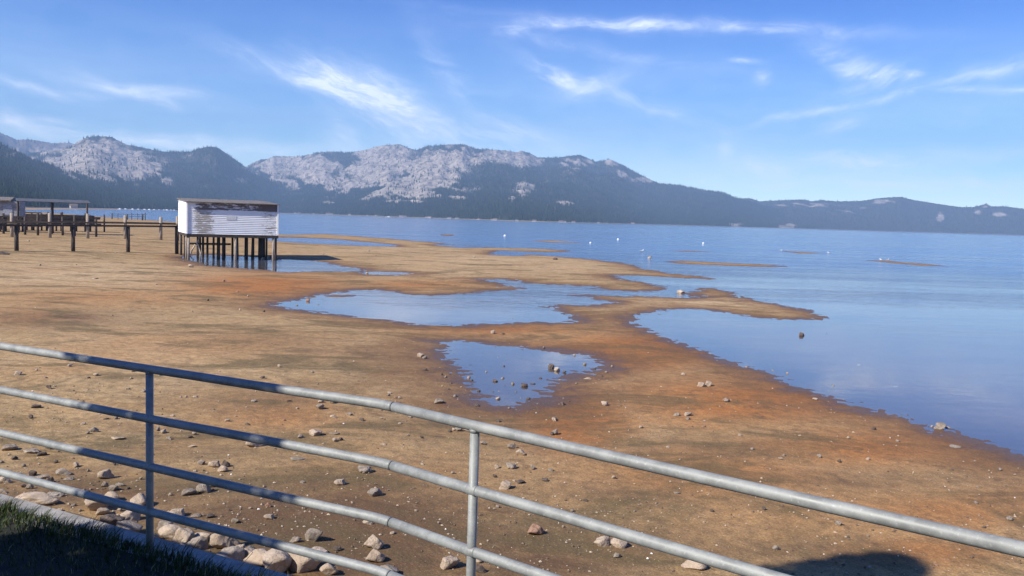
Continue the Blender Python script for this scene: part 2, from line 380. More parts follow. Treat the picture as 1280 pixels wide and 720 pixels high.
# ------------------------------------------------------------------ mountains and forests
def mountain_mat():
    m, nt, p, geo, tc = material('mountain_slope')
    A = nt.attr
    n1 = nt.noise(geo, 0.012, 7, .68, .4); n2 = nt.noise(geo, 0.05, 6, .7)
    rock = nt.math('MULTIPLY', A('rock'), nt.ramp(n1, .34, .56)); rock = nt.math('ADD', rock, nt.math('MULTIPLY', A('rock'), .35), clamp=True)
    floor = nt.mix(n2, (0.024, 0.03, 0.02), (0.07, 0.065, 0.045))
    gran = nt.mix(nt.ramp(n2, .3, .7), (0.19, 0.163, 0.138), (0.50, 0.44, 0.37))
    c = nt.mix(rock, floor, gran)
    c = nt.mix(A('bare'), c, nt.mix(n2, (0.17, 0.12, 0.09), (0.32, 0.24, 0.19)))
    sep = nt.new('ShaderNodeSeparateXYZ'); nt.l.new(geo, sep.inputs[0])
    c = nt.mix(nt.ramp(sep.outputs[2], 1.0, 4.0, .35, 0), c, (0.42, 0.34, 0.24))
    nt.set(p, 'Base Color', c); p.inputs['Roughness'].default_value = 1; p.inputs['Specular IOR Level'].default_value = 0
    nt.set(p, 'Normal', nt.bump(n1, 0.9, 22))
    return m
MM = mountain_mat()
def forest_mat():
    m, nt, p, geo, tc = material('conifer_needles')
    v = nt.attr('tone'); n = nt.noise(geo, 0.02, 3)
    c = nt.mix(v, (0.010, 0.020, 0.014), (0.036, 0.050, 0.028))
    nt.set(p, 'Base Color', nt.mix(nt.ramp(n, .55, .75, 0, .4), c, (0.075, 0.085, 0.035)))
    p.inputs['Roughness'].default_value = 1; p.inputs['Specular IOR Level'].default_value = 0
    return m
FM = forest_mat()
ROCKB = [(115, 200, 70, 24, 1), (150, 212, 60, 16, .9), (70, 190, 34, 9, .8), (340, 207, 34, 16, .75), (385, 212, 60, 24, .7), (430, 222, 60, 22, .7), (470, 212, 46, 34, .95), (505, 205, 40, 26, .6), (545, 212, 46, 30, 1.05), (565, 205, 36, 26, .9), (525, 232, 34, 16, 1),
         (625, 196, 40, 9, .75), (655, 201, 24, 8, .9), (652, 236, 16, 11, .85), (580, 235, 20, 9, .7), (575, 247, 18, 3, .7), (500, 252, 30, 2, .8), (725, 203, 26, 8, .85), (764, 203, 13, 5, .85), (772, 218, 16, 5, .45), (806, 225, 18, 4, .6), (700, 222, 30, 12, .35),
         (705, 254, 20, 3, .8), (640, 248, 6, 3, .9), (412, 254, 10, 2, .8), (985, 283, 10, 3, 1), (920, 281, 12, 2.5, .8), (1005, 256, 40, 3, .5), (1065, 262, 25, 5, .5), (1110, 252, 20, 3, .5), (1175, 270, 5, 6, .8), (1222, 266, 4, 4, 1), (1250, 268, 10, 3, 1), (1233, 257, 8, 3, .9), (300, 225, 20, 5, .3), (245, 200, 30, 8, .25), (210, 225, 22, 8, .4), (15, 190, 18, 10, .3)]
BAREB = [(20, 174, 70, 10, .7), (60, 181, 40, 6, .6)]
def mountain(sky_pts, r1_pts, extra, rows, step, seed, amp, ntree, tree_h, pw=1.7, bare=0.0, wl=420, spur_amp=.2):
    pxs = np.arange(sky_pts[0][0], sky_pts[-1][0]+.01, step)
    ys = np.interp(pxs, [a for a, b in sky_pts], [b for a, b in sky_pts])
    D = np.array([ray(a, b) for a, b in zip(pxs, ys)])
    az = np.arctan2(D[:, 0], D[:, 1]); tel = D[:, 2]/np.hypot(D[:, 0], D[:, 1])
    r0 = np.interp(az, SAZ, SDE) + np.interp(pxs, [0, 130, 230, 260], [extra, extra*.7, 60, 12])
    r1 = np.interp(pxs, [a for a, b in r1_pts], [b for a, b in r1_pts]); r1 = np.maximum(r1, r0+500)
    t = np.concatenate([np.linspace(0, 1, rows), np.linspace(1.03, 1.5, 12)])
    T = t[:, None]; R = r0 + (r1-r0)*T
    X = np.sin(az)*R; Y = np.cos(az)*R
    H = tel*r1 + 4
    base = np.where(T <= 1, 0.10*np.clip(T*6, 0, 1)*np.clip(T, 0, 1)**.5 + 0.90*np.clip(T, 0, 1)**pw, np.maximum(0, 1-(T-1)*1.7))
    q = ridged(X/wl, Y/wl, 6, .56, seed) - .45
    h = base*H*(1 + amp*q*np.clip(1.15-np.abs(T-.6)*.9, .25, 1)) + H*0.03*fbm(X/90, Y/90, 4, seed=seed+3)*np.clip(T*4, 0, 1)
    cs = az[None, :]*r1.mean(); spur = ridged((cs + 260*fbm(X/900, Y/900, 3, seed=seed+7))/(wl*.30), R/(wl*1.9), 5, .6, seed+12) - .5
    h = h + base*H*spur_amp*spur*np.clip(T*3, 0, 1)*np.clip(1.25-T, .3, 1)
    h = h - 3*(1-np.clip(T*25, 0, 1))
    el = ((h-4)/R).max(0); k = np.clip(tel/np.maximum(el, 1e-5), .3, 3)
    kk = np.convolve(np.pad(k, 2, mode='edge'), np.ones(5)/5, 'valid')
    h = np.where(h > 0, h*(1+(kk-1)*np.clip(T*2, 0, 1)), h)
    Vm = np.column_stack([X.ravel(), Y.ravel(), h.ravel()])
    vx, vy = pxy(Vm)
    rk = np.zeros(len(Vm)); br = np.zeros(len(Vm))
    for cx, cy, rx, ry, s in ROCKB: rk = np.maximum(rk, np.exp(-(((vx-cx)/rx)**2 + ((vy-cy)/ry)**2)**1.5)*s)
    if bare:
        for cx, cy, rx, ry, s in BAREB: br = np.maximum(br, np.exp(-((vx-cx)/rx)**2 - ((vy-cy)/ry)**2)*s*bare)
    streak = ridged(Vm[:, 0]/170+Vm[:, 1]/500, Vm[:, 1]/700, 4, .6, seed+9)
    spv = (spur if True else 0).ravel()
    rk = sstep(.27, .56, rk*.66 + .80*np.clip(spv, -.4, .35) + .55*(streak-.52))*np.clip(rk*3, 0, 1)
    ncol, nrow = len(pxs), len(t)
    i0 = (np.arange(nrow-1)[:, None]*ncol + np.arange(ncol-1)[None, :]).ravel()
    Fm = np.stack([i0, i0+1, i0+ncol+1, i0+ncol], 1)[:, ::-1]
    o = link('mountain', mesh_np('mountain', Vm, Fm, True, {'rock': rk, 'bare': br}), MM); tag(o, kind='structure')
    # conifers
    rg = np.random.default_rng(int(seed*10)+1); n = ntree*3
    ci = rg.uniform(0, ncol-1.01, n); ti = rg.uniform(0.004, 1, n)**1.15*(rows-1)*.999
    c0 = ci.astype(int); t0 = ti.astype(int); fc = ci-c0; ft = ti-t0
    def bil(Aq): Aq = Aq.reshape(nrow, ncol); return (Aq[t0, c0]*(1-fc)+Aq[t0, c0+1]*fc)*(1-ft) + (Aq[t0+1, c0]*(1-fc)+Aq[t0+1, c0+1]*fc)*ft
    hx, hy, hz, rv, bv = bil(X), bil(Y), bil(h), bil(rk), bil(br)
    dens = (1-np.clip(rv*1.6, 0, .93))*(1-.85*bv)*(0.55+.45*sstep(.3, .6, fbm(hx/160, hy/160, 3, seed=seed+5)*.5+.5))
    pick = (rg.uniform(0, 1, n) < dens) & (hz > 1.5)
    idx = np.nonzero(pick)[0][:ntree]
    hx, hy, hz = hx[idx], hy[idx], hz[idx]; m = len(idx)
    hh = tree_h*rg.uniform(.55, 1.25, m); wdt = hh*rg.uniform(.16, .27, m); tone = rg.uniform(0, 1, m)
    K = 5; a = np.arange(K)*2*math.pi/K; a0 = rg.uniform(0, 6.28, m)
    ring = np.stack([hx[:, None]+np.cos(a+a0[:, None])*wdt[:, None], hy[:, None]+np.sin(a+a0[:, None])*wdt[:, None], np.repeat((hz-1)[:, None], K, 1)], 2)
    apex = np.stack([hx, hy, hz+hh], 1)[:, None]
    VT = np.concatenate([ring, apex], 1).reshape(-1, 3); b = (np.arange(m)*(K+1))[:, None]
    FT = np.stack([np.stack([b[:, 0]+k_, b[:, 0]+(k_+1) % K, b[:, 0]+K], 1) for k_ in range(K)], 1).reshape(-1, 3)
    fo_ = link('forest', mesh_np('forest', VT, FT, False, {'tone': np.repeat(tone, K+1)}), FM)
    tag(fo_, 'dark conifer forest covering the mountain slope', 'forest', kind='stuff')
    return o
A_ = [(-420, 80), (-200, 135), (-100, 156), (-30, 171), (0, 179), (9, 184), (19, 187), (28, 194), (39, 200), (56, 204), (75, 210), (94, 217), (116, 224), (135, 228), (160, 233), (200, 240), (240, 248), (280, 257), (310, 263)]
E_ = [(-420, 110), (-200, 135), (-60, 155), (0, 166), (11, 170), (21, 174.7), (34, 173.8), (47, 175.6), (66, 179), (81, 178), (92, 179.4), (97, 183), (130, 200)]
B_ = [(-120, 215), (0, 204), (40, 193), (64, 188), (88, 184), (97.5, 176.6), (107, 172), (120, 170), (139, 171), (148, 175.6), (159, 181), (176, 184), (195, 188), (210, 190), (225, 189.7), (239, 189.8), (248, 185.6), (261, 183.4), (270.6, 183.8), (278, 188.4),
      (286, 194), (295, 200.6), (304, 207), (317.5, 215.6), (332.5, 223), (347.5, 231.6), (355, 236), (370, 240), (420, 251), (470, 262), (500, 269)]
C_ = [(250, 235), (290, 216), (302, 210), (309, 207.8), (317.5, 202.5), (327, 199), (335, 198.8), (342, 195), (351, 195), (370, 195.6), (389, 192.8), (407.5, 189.8), (420.6, 189.4), (432, 191.5), (445, 189.4), (458, 187), (472, 182.8), (483, 181), (500, 180.4), (509, 183.8),
      (519, 187.9), (528, 184.7), (534, 182.8), (541, 183.2), (552.5, 181), (567.5, 180.4), (580.6, 180.6), (590, 184.7), (599, 186.6), (618, 187), (637, 188.4), (644, 190.3), (652, 188.4), (661, 190.9), (672, 196.5), (684, 197), (697.5, 197), (709, 195), (725.6, 193.5),
      (735, 197.8), (746, 203), (754, 200.6), (762, 199), (769, 201.6), (780, 208), (799, 217.5), (810, 223), (825, 229.7), (851, 231.6), (859, 234), (876, 237), (905, 241.6), (921, 247.5), (942, 253), (974, 262), (1011, 275), (1030, 282)]
D_ = [(700, 262), (850, 254), (900, 250), (924, 248.4), (936, 247.5), (950, 251.6), (983, 250), (1005, 249.4), (1014, 251.6), (1027, 250), (1046, 251.6), (1077, 251), (1099, 247.5), (1127, 246), (1139, 249.4), (1161, 253), (1199, 258.8), (1217.5, 258.8), (1228, 256), (1233, 254.4), (1239, 257.8),
      (1255, 257.8), (1280, 261), (1400, 262), (1600, 250), (1900, 262), (2400, 250)]
mountain(A_, [(-420, 2400), (300, 3300)], 320, 90, 1.2, 1.5, .10, 34000, 9.5, 1.5)
mountain(B_, [(-120, 4800), (500, 4600)], 300, 130, 1.2, 2.5, .20, 36000, 11.5, 1.9, wl=750, spur_amp=.22)
mountain(C_, [(250, 6000), (600, 5200), (780, 5600), (900, 5400), (1030, 5700)], 12, 140, 1.2, 3.5, .24, 64000, 11.5, 1.7, wl=850, spur_amp=.27)
mountain(D_, [(700, 6400), (2400, 6600)], 12, 70, 1.6, 4.5, .2, 16000, 11, 1.2, wl=800)
mountain(E_, [(-420, 6600), (130, 6600)], 2500, 60, 1.2, 5.5, .15, 1500, 22, 1.3, bare=1.0)

# ------------------------------------------------------------------ sky with cirrus
W = bpy.data.worlds.new('World'); S.world = W; W.use_nodes = True
def build_sky():
    nt = NT(W.node_tree); bg = nt.n['Background']
    sky = nt.new('ShaderNodeTexSky', sky_type='NISHITA'); sky.sun_disc = False
    sky.sun_elevation = rad(ELEV); sky.sun_rotation = math.atan2(-sd.x, -sd.y) % (2*math.pi)
    sky.altitude = 1900; sky.air_density = 1.0; sky.dust_density = 0.7; sky.ozone_density = 3.0
    g = nt.new('ShaderNodeTexCoord').outputs['Generated']
    sep = nt.new('ShaderNodeSeparateXYZ'); nt.l.new(g, sep.inputs[0])
    x, y, z = sep.outputs
    azn = nt.math('MULTIPLY', nt.math('ARCTAN2', x, y), 180/math.pi)
    eln = nt.math('MULTIPLY', nt.math('ARCSINE', z), 180/math.pi)
    cb = nt.new('ShaderNodeCombineXYZ'); nt.set(cb, 0, azn); nt.set(cb, 1, eln); uv = cb.outputs[0]
    warp = nt.new('ShaderNodeTexNoise'); nt.l.new(uv, warp.inputs['Vector']); warp.inputs['Scale'].default_value = 0.22; warp.inputs['Detail'].default_value = 3
    wv = nt.new('ShaderNodeVectorMath', operation='SUBTRACT'); nt.l.new(warp.outputs['Color'], wv.inputs[0]); wv.inputs[1].default_value = (.5, .5, .5)
    ws = nt.new('ShaderNodeVectorMath', operation='SCALE'); nt.l.new(wv.outputs[0], ws.inputs[0]); ws.inputs['Scale'].default_value = 1.5
    wa_ = nt.new('ShaderNodeVectorMath', operation='ADD'); nt.l.new(uv, wa_.inputs[0]); nt.l.new(ws.outputs[0], wa_.inputs[1]); wuv = wa_.outputs[0]
    fib = {}
    def fibre(deg):
        if deg not in fib:
            # fibres run along the direction deg (anticlockwise in azimuth/elevation)
            v = nt.new('ShaderNodeVectorRotate', rotation_type='Z_AXIS'); nt.l.new(wuv, v.inputs['Vector']); v.inputs['Angle'].default_value = rad(-deg)
            n = nt.noise(nt.scale(v.outputs[0], .30, 1.15, 1), 1.0, 12, .72, .5)
            n2 = nt.noise(nt.scale(v.outputs[0], .10, .42, 1), 1.0, 5, .6, .8)
            fib[deg] = nt.math('MULTIPLY', nt.ramp(n, .33, .74), nt.ramp(n2, .30, .62, .15, 1))
        return fib[deg]
    # centre px, half size px, slope (down to the right +) in degrees, strength, fibre direction
    CL = [(835, 31, 165, 7, 2.5, .5, 0), (648, 34, 22, 9, -25, .35, 0), (690, 28, 60, 5, 0, .25, 0), (395, 103, 85, 9, 22, .38, -20), (455, 112, 60, 18, 24, .95, -20), (470, 128, 50, 20, 40, .42, -20), (520, 150, 90, 16, 28, .34, -20), (585, 165, 80, 6, 18, .18, -20),
          (45, 114, 40, 5, 10, .42, 0), (160, 108, 70, 7, 8, .42, 0), (180, 118, 50, 6, 18, .35, -20), (115, 117, 22, 4, 6, .35, 0), (8, 150, 26, 9, 20, .4, -20), (70, 163, 130, 7, 5, .26, 0), (180, 178, 130, 8, 4, .3, 0), (330, 182, 150, 8, 4, .28, 0), (430, 178, 30, 14, 60, .2, -20), (70, 150, 20, 5, 0, .3, 0),
          (700, 100, 28, 11, 25, .45, -20), (740, 106, 40, 10, -20, .32, 20), (660, 170, 45, 14, 22, .36, -20), (520, 172, 26, 16, 70, .25, -20), (790, 125, 120, 8, 20, .22, -20), (932, 80, 16, 3, 0, .55, 0), (1065, 78, 45, 12, 20, .42, 20), (1090, 96, 34, 8, -22, .5, 20), (1142, 89, 12, 5, -25, .5, 20), (955, 102, 10, 8, -60, .35, 20), (1240, 84, 60, 9, -14, .22, 20), (1245, 110, 60, 4, 0, .42, 0),
          (1060, 130, 110, 5, -14, .32, 20), (905, 187, 9, 9, -60, .3, 20), (935, 205, 50, 10, 20, .25, -20), (1048, 158, 20, 7, -20, .36, 20), (1060, 206, 100, 12, 0, .34, 0), (1230, 192, 120, 8, -3, .32, 0), (1150, 230, 240, 7, 0, .3, 0), (830, 215, 130, 14, 5, .2, 0), (560, 95, 60, 14, 60, .14, -20), (740, 60, 120, 8, 10, .14, 0)]
    tot = None
    for cx, cy, rx, ry, sl_, st, fb in CL:
        def ae(px_, py_): d = ray(px_, py_); return math.degrees(math.atan2(d[0], d[1])), math.degrees(math.asin(d[2]/np.linalg.norm(d)))
        a0, e0 = ae(cx, cy); s = rad(sl_)
        a1, e1 = ae(cx+rx*math.cos(s), cy+rx*math.sin(s)); a2, e2 = ae(cx-ry*math.sin(s), cy+ry*math.cos(s))
        J = np.linalg.inv(np.array([[a1-a0, a2-a0], [e1-e0, e2-e0]]))
        dx = nt.math('SUBTRACT', nt_sep(nt, wuv)[0], a0); dy = nt.math('SUBTRACT', nt_sep(nt, wuv)[1], e0)
        p_ = nt.math('ADD', nt.math('MULTIPLY', dx, J[0, 0]), nt.math('MULTIPLY', dy, J[0, 1]))
        q_ = nt.math('ADD', nt.math('MULTIPLY', dx, J[1, 0]), nt.math('MULTIPLY', dy, J[1, 1]))
        d2 = nt.math('ADD', nt.math('MULTIPLY', p_, p_), nt.math('MULTIPLY', q_, q_))
        gss = nt.math('EXPONENT', nt.math('MULTIPLY', d2, -0.75))
        v = nt.math('MULTIPLY', nt.math('MULTIPLY', gss, st*1.75), nt.math('ADD', fibre(fb), 0.14))
        tot = v if tot is None else nt.math('ADD', tot, v)
    veil = nt.math('MULTIPLY', nt.ramp(eln, 15, 0, 0, .26), nt.ramp(nt.noise(nt.scale(wuv, .04, .3, 1), 1, 4, .6), .3, .7))
    tot = nt.math('ADD', tot, veil); tot = nt.math('MINIMUM', tot, .85)
    hs = nt.new('ShaderNodeHueSaturation'); nt.l.new(sky.outputs[0], hs.inputs['Color']); hs.inputs['Saturation'].default_value = 1.2
    tint = nt.mix(nt.ramp(eln, 0, 15, smooth=False), (1.42, 1.46, 1.30), (.16, .50, 1.04)); skyc = nt.mix(1.0, hs.outputs[0], tint, 'MULTIPLY')
    c = nt.mix(tot, skyc, (10.4, 10.8, 11.3))
    nt.set(bg, 'Color', c); bg.inputs['Strength'].default_value = 0.098
_sepc = {}
def nt_sep(nt, v):
    if id(nt.t) not in _sepc:
        s = nt.new('ShaderNodeSeparateXYZ'); nt.l.new(v, s.inputs[0]); _sepc[id(nt.t)] = s.outputs
    return _sepc[id(nt.t)]
build_sky()

# ------------------------------------------------------------------ haze
def build_haze():
    m = bpy.data.materials.new('haze_air'); m.use_nodes = True; n = m.node_tree.nodes; n.remove(n['Principled BSDF'])
    v = n.new('ShaderNodeVolumePrincipled'); v.inputs['Color'].default_value = (0.42, 0.64, 1.0, 1); v.inputs['Density'].default_value = 1.55e-4; v.inputs['Anisotropy'].default_value = 0.0
    m.node_tree.links.new(v.outputs[0], n['Material Output'].inputs['Volume'])
    h = MB().box((0, 0, 377.5), (14300, 14300, 765)).build('haze', m); tag(h, kind='stuff')
    h.visible_shadow = True
build_haze()

# ------------------------------------------------------------------ materials of built things
def galv_mat():
    m, nt, p, geo, tc = material('galvanised_steel')
    n1 = nt.noise(geo, 9, 5, .65); n2 = nt.noise(geo, 70, 4, .7); n3 = nt.noise(geo, 2.2, 3)
    c = nt.mix(nt.ramp(n1, .3, .7), (0.19, 0.20, 0.195), (0.30, 0.315, 0.305)); c = nt.mix(nt.ramp(n2, .55, .72, 0, .45), c, (0.46, 0.47, 0.46)); c = nt.mix(nt.ramp(n2, .42, .28, 0, .35), c, (0.17, 0.175, 0.175))
    c = nt.mix(nt.ramp(n3, .60, .8, 0, .3), c, (0.27, 0.25, 0.21)); n4 = nt.noise(geo, 26, 6, .75); c = nt.mix(nt.math('MULTIPLY', nt.ramp(n4, .64, .74, 0, .7), nt.ramp(n3, .5, .62)), c, (0.17, 0.09, 0.045))
    nt.set(p, 'Base Color', c); p.inputs['Metallic'].default_value = 0.12; p.inputs['Specular IOR Level'].default_value = .38
    nt.set(p, 'Roughness', nt.ramp(n1, .3, .7, .46, .64)); nt.set(p, 'Normal', nt.bump(n2, .12, .002))
    return m
GALV = galv_mat()
DARKRUB = simple('dark_joint_gap', (0.02, 0.02, 0.022), .8)
CONC = None
def conc_mat():
    m, nt, p, geo, tc = material('pale_concrete')
    n1 = nt.noise(geo, 3.5, 6, .65); n2 = nt.noise(geo, 45, 4, .7)
    c = nt.mix(nt.ramp(n1, .3, .72), (0.20, 0.19, 0.175), (0.42, 0.405, 0.385)); c = nt.mix(nt.ramp(n2, .3, .6, .45, 0), c, (0.16, 0.15, 0.14))
    nt.set(p, 'Base Color', c); p.inputs['Roughness'].default_value = .95; nt.set(p, 'Normal', nt.bump(n2, .35, .006))
    return m
CONC = conc_mat()

# ------------------------------------------------------------------ railing
ZB = 2.0; RZ = [3.07, 2.777, 2.493, 2.224]
def unit(v): return v/np.linalg.norm(v)
eL = unit(FN[2]-FN[1]); eR = unit(FN[3]-FN[2])
fence = empty('pipe_railing', (-2.085, 5.08, ZB))
tag(fence, 'galvanised steel pipe railing with four rails running across the foreground', 'railing')
o0 = np.array([-2.085, 5.08])
def fl(p, z): return (p[0]-o0[0], p[1]-o0[1], z-ZB)
Rr = 0.0243
bendA = FN[2] - eL*0.075; bendB = FN[2] + eR*0.075; jointP = FN[2] + eR*0.075
leftEnd = o0 - eL*6.9; rightEnd = FN[2] + eR*5.2
posts = [o0 - eL*4.4, o0 - eL*2.2, o0, np.array([-0.147, 3.915]), np.array([-0.147, 3.915])+eR*2.75, np.array([-0.147, 3.915])+eR*4.6]
for k, z in enumerate(RZ):
    sag = [0.0, 0.006, -0.004, 0.005][k]
    arc = []
    for t in np.linspace(0, 1, 9):
        q = (1-t)**2*bendA + 2*t*(1-t)*FN[2] + t*t*bendB; arc.append(fl(q, z))
    mid = (leftEnd+o0)/2; rm = posts[3]
    ptsL = [fl(leftEnd, z), fl(mid, z+sag), fl(o0, z), fl(o0+eL*.8, z+sag*.6)] + arc
    MB().tube(ptsL, Rr, 20).build('rail', GALV, fence)
    MB().tube([fl(jointP+eR*.006, z), fl(rm, z), fl(rm+eR*1.4, z-sag), fl(rightEnd, z)], Rr, 20).build('rail', GALV, fence)
    MB().tube([fl(jointP-eR*.001, z), fl(jointP+eR*.007, z)], Rr*.86, 20).build('joint', DARKRUB, fence)
for k, q in enumerate(posts):
    top = RZ[0]-0.012
    po = MB().tube([fl(q, ZB-0.25), fl(q, top)], 0.0215, 18).build('post', GALV, fence)
    e = eL if k < 3 else eR
    for z in RZ:
        if z == RZ[0]: MB().tube([fl(q, z-.030), fl(q, z-.022), fl(q, z-.014)], [.0218, .0235, .0262], 18).build('weld', GALV, po)
        else: MB().tube([fl(q-e*.027, z), fl(q-e*.02, z), fl(q, z), fl(q+e*.02, z), fl(q+e*.027, z)], [.0246, .0262, .0275, .0262, .0246], 18).build('weld', GALV, po)

# ------------------------------------------------------------------ retaining wall, lawn, grass
def offset_line(d):
    nL = np.array([-eL[1], eL[0]]); nR = np.array([-eR[1], eR[0]])
    if nL[1] < 0: nL = -nL
    if nR[1] < 0: nR = -nR
    nb = unit(nL+nR); nb = nb/ (nb @ nL)
    return [FN[2]-eL*14+nL*d, FN[2]-eL*9+nL*d, FN[2]-eL*5+nL*d, FN[2]-eL*2.5+nL*d, FN[2]+nb*d, FN[2]+eR*2+nR*d, FN[2]+eR*6+nR*d, FN[2]+eR*14+nR*d]
a, b = offset_line(0.16), offset_line(-0.17); a2 = offset_line(0.145)
n = len(a); vs = []; fs = []
for i in range(n):
    vs += [(*a[i], 0.0), (*a[i], 1.975), (*a2[i], 1.995), (*b[i], 1.998), (*b[i], 0.0)]
for i in range(n-1):
    for j in range(4): fs.append((i*5+j, (i+1)*5+j, (i+1)*5+j+1, i*5+j+1))
fs += [(0, 1, 2, 3, 4), tuple((n-1)*5+k for k in range(5))]
wall = MB().poly(vs, fs).build('retaining_wall', CONC); tag(wall, 'pale concrete retaining wall under the pipe railing, edged with grass', 'wall')
LAWNM = simple('lawn_soil', (0.014, 0.015, 0.008), .95, 0, .3, 9, .5, True)
bl = offset_line(-0.10)
xs = np.linspace(0, 1, 90)
def along(line, t):
    L = np.cumsum([0]+[np.linalg.norm(line[i+1]-line[i]) for i in range(len(line)-1)]); d = t*L[-1]
    return np.array([np.interp(d, L, [p[0] for p in line]), np.interp(d, L, [p[1] for p in line])])
vs = []; fs = []; ND = 14; back = np.array([-.45, -.9])
for i, t in enumerate(xs):
    q = along(bl, t)
    for j in range(ND):
        dd = 12*(j/(ND-1))**2
        P_ = q + back*dd
        vs.append((P_[0], P_[1], 2.012 + .012*(float(fbm(np.array(P_[0]*.8), np.array(P_[1]*.8), 3))) + .02*min(dd, 1) - (0.02 if j == 0 else 0)))
for i in range(len(xs)-1):
    for j in range(ND-1): fs.append((i*ND+j, (i+1)*ND+j, (i+1)*ND+j+1, i*ND+j+1))
lawn = MB().poly(vs, fs, True).build('lawn', LAWNM); tag(lawn, kind='structure')
def grass_mat():
    m, nt, p, geo, tc = material('grass_blades')
    v = nt.attr('tone')
    c = nt.mix(v, (0.010, 0.025, 0.003), (0.05, 0.078, 0.010)); c = nt.mix(nt.ramp(v, .9, 1), c, (0.30, 0.25, 0.11))
    nt.set(p, 'Base Color', c); p.inputs['Roughness'].default_value = .6; p.inputs['Specular IOR Level'].default_value = .3
    p.inputs['Subsurface Weight'].default_value = 0.0
    return m
nb = 26000
u = RNG.uniform(0, 1, nb)**1.0; back_d = RNG.uniform(0, 1, nb)**1.5*1.9 - .05
nLn = np.array([-eL[1], eL[0]]); nLn = nLn if nLn[1] > 0 else -nLn
clump = fbm(u*60, back_d*8, 3, seed=4)
base = (FN[2]-eL*4.6)[None] + eL[None]*(u*4.9)[:, None] - nLn[None]*(0.095+back_d)[:, None]
hgt = (0.05 + .07*RNG.uniform(0, 1, nb))*(1+.9*clump) * np.where(back_d < .12, 1.25, 1.0)
hgt = np.clip(hgt, .03, .2)*.52
longb = RNG.uniform(0, 1, nb) < .012; hgt = np.where(longb, hgt*1.8, hgt)
az_ = RNG.uniform(0, 6.28, nb); lean = RNG.uniform(.1, .75, nb)*hgt
ld = np.stack([np.cos(az_), np.sin(az_)], 1)*lean[:, None] + nLn[None]*(np.where(back_d < .15, .35, 0)*hgt)[:, None]
wv_ = np.stack([-np.sin(az_+.6), np.cos(az_+.6)], 1)*RNG.uniform(.0016, .0036, nb)[:, None]
zb = np.full(nb, 2.0)
def v3(xy, z): return np.column_stack([xy, z])
VV = np.stack([v3(base-wv_, zb), v3(base+wv_, zb), v3(base+ld*.35+wv_*.8, zb+hgt*.6), v3(base+ld*.35-wv_*.8, zb+hgt*.6), v3(base+ld, zb+hgt*.97+.0*hgt), v3(base+ld*1.01, zb+hgt)], 1).reshape(-1, 3)
q = (np.arange(nb)*6)[:, None]
FF = np.concatenate([q+np.array([[0, 1, 2, 3]]), q+np.array([[3, 2, 5, 4]])])
gr = link('grass', mesh_np('grass', VV, FF, False, {'tone': np.repeat(RNG.uniform(0, 1, nb), 6)}), grass_mat()); tag(gr, 'rough green grass growing along the kerb', 'grass', kind='stuff')

# ------------------------------------------------------------------ boathouse on stilts
def siding_mat():
    m, nt, p, geo, tc = material('peeling_white_boards')
    sep = nt.new('ShaderNodeSeparateXYZ'); nt.l.new(tc, sep.inputs[0]); x, y, z = sep.outputs
    st = nt.noise(nt.scale(tc, 1.3, 1.3, 7), 1.0, 7, .75, .5); st2 = nt.noise(nt.scale(tc, 1.2, 1.2, 3), 2.3, 6, .8)
    x = nt.math('ADD', x, nt.math('MULTIPLY', nt.math('SUBTRACT', nt.noise(nt.scale(tc, .8, .8, 5), 1.3, 6, .75), .5), 2.2))
    front = nt.ramp(y, 0.15, 0.35, 1, 0)
    left = nt.math('MULTIPLY', nt.math('MULTIPLY', nt.ramp(x, .35, .75), nt.ramp(x, 2.35, 1.6)), nt.ramp(z, 4.2, 3.95, 0.0, 1))
    right = nt.math('MULTIPLY', nt.ramp(x, 5.0, 6.4), nt.ramp(x, 7.3, 6.8))
    top = nt.math('MULTIPLY', nt.ramp(z, 3.95, 4.05), nt.ramp(x, .5, .8))
    k = nt.math('ADD', nt.math('ADD', nt.math('MULTIPLY', left, .165), nt.math('MULTIPLY', right, .12)), nt.math('MULTIPLY', top, .155))
    k = nt.math('MULTIPLY', nt.math('ADD', k, .012), front)
    peel = nt.ramp(nt.math('ADD', nt.math('ADD', nt.math('MULTIPLY', st, .55), nt.math('MULTIPLY', st2, .45)), k), .625, .66)
    wood = nt.mix(top, nt.mix(st2, (.36, .325, .28), (.50, .46, .40)), nt.mix(st2, (.11, .082, .072), (.24, .18, .16)))
    white = nt.mix(nt.ramp(st, .25, .6), (.74, .72, .69), (.90, .90, .89))
    nt.set(p, 'Base Color', nt.mix(peel, white, wood)); p.inputs['Roughness'].default_value = .75
    return m
SIDE = siding_mat()
PLAINW = simple('white_painted_boards', (.80, .80, .79), .7, 0, .04, 3)
ROOFM = simple('weathered_dark_roofing', (.16, .14, .125), .9, 0, .3, 5, .3)
BEAMM = simple('dark_tarred_timber', (.045, .034, .028), .85, 0, .3, 4, .4)
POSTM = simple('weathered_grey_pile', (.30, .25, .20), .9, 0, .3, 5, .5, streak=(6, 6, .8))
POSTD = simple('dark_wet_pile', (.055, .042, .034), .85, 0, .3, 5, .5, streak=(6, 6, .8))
g0 = at(234, 324.5, 0.02)
BA = rad(26); ux = np.array([math.cos(BA), math.sin(BA)]); uy = np.array([-math.sin(BA), math.cos(BA)])
def solve_len(px_):
    d = ray(px_, hor(px_)); k = d[0]/d[1]     # X = k Y
    return (k*g0[1]-g0[0])/(ux[0]-k*ux[1])
BL = solve_len(347); BD = 7.0
zf = 4 - (292-hor(234))/F*g0[1]; zt = 4 + (hor(234)-252.6)/F*g0[1]
bh = empty('boathouse', (g0[0], g0[1], 0), BA); tag(bh, 'white boathouse with peeling board siding standing on wooden stilts over a puddle', 'boathouse')
def lw(x, y): return np.array([g0[0], g0[1]]) + ux*x + uy*y
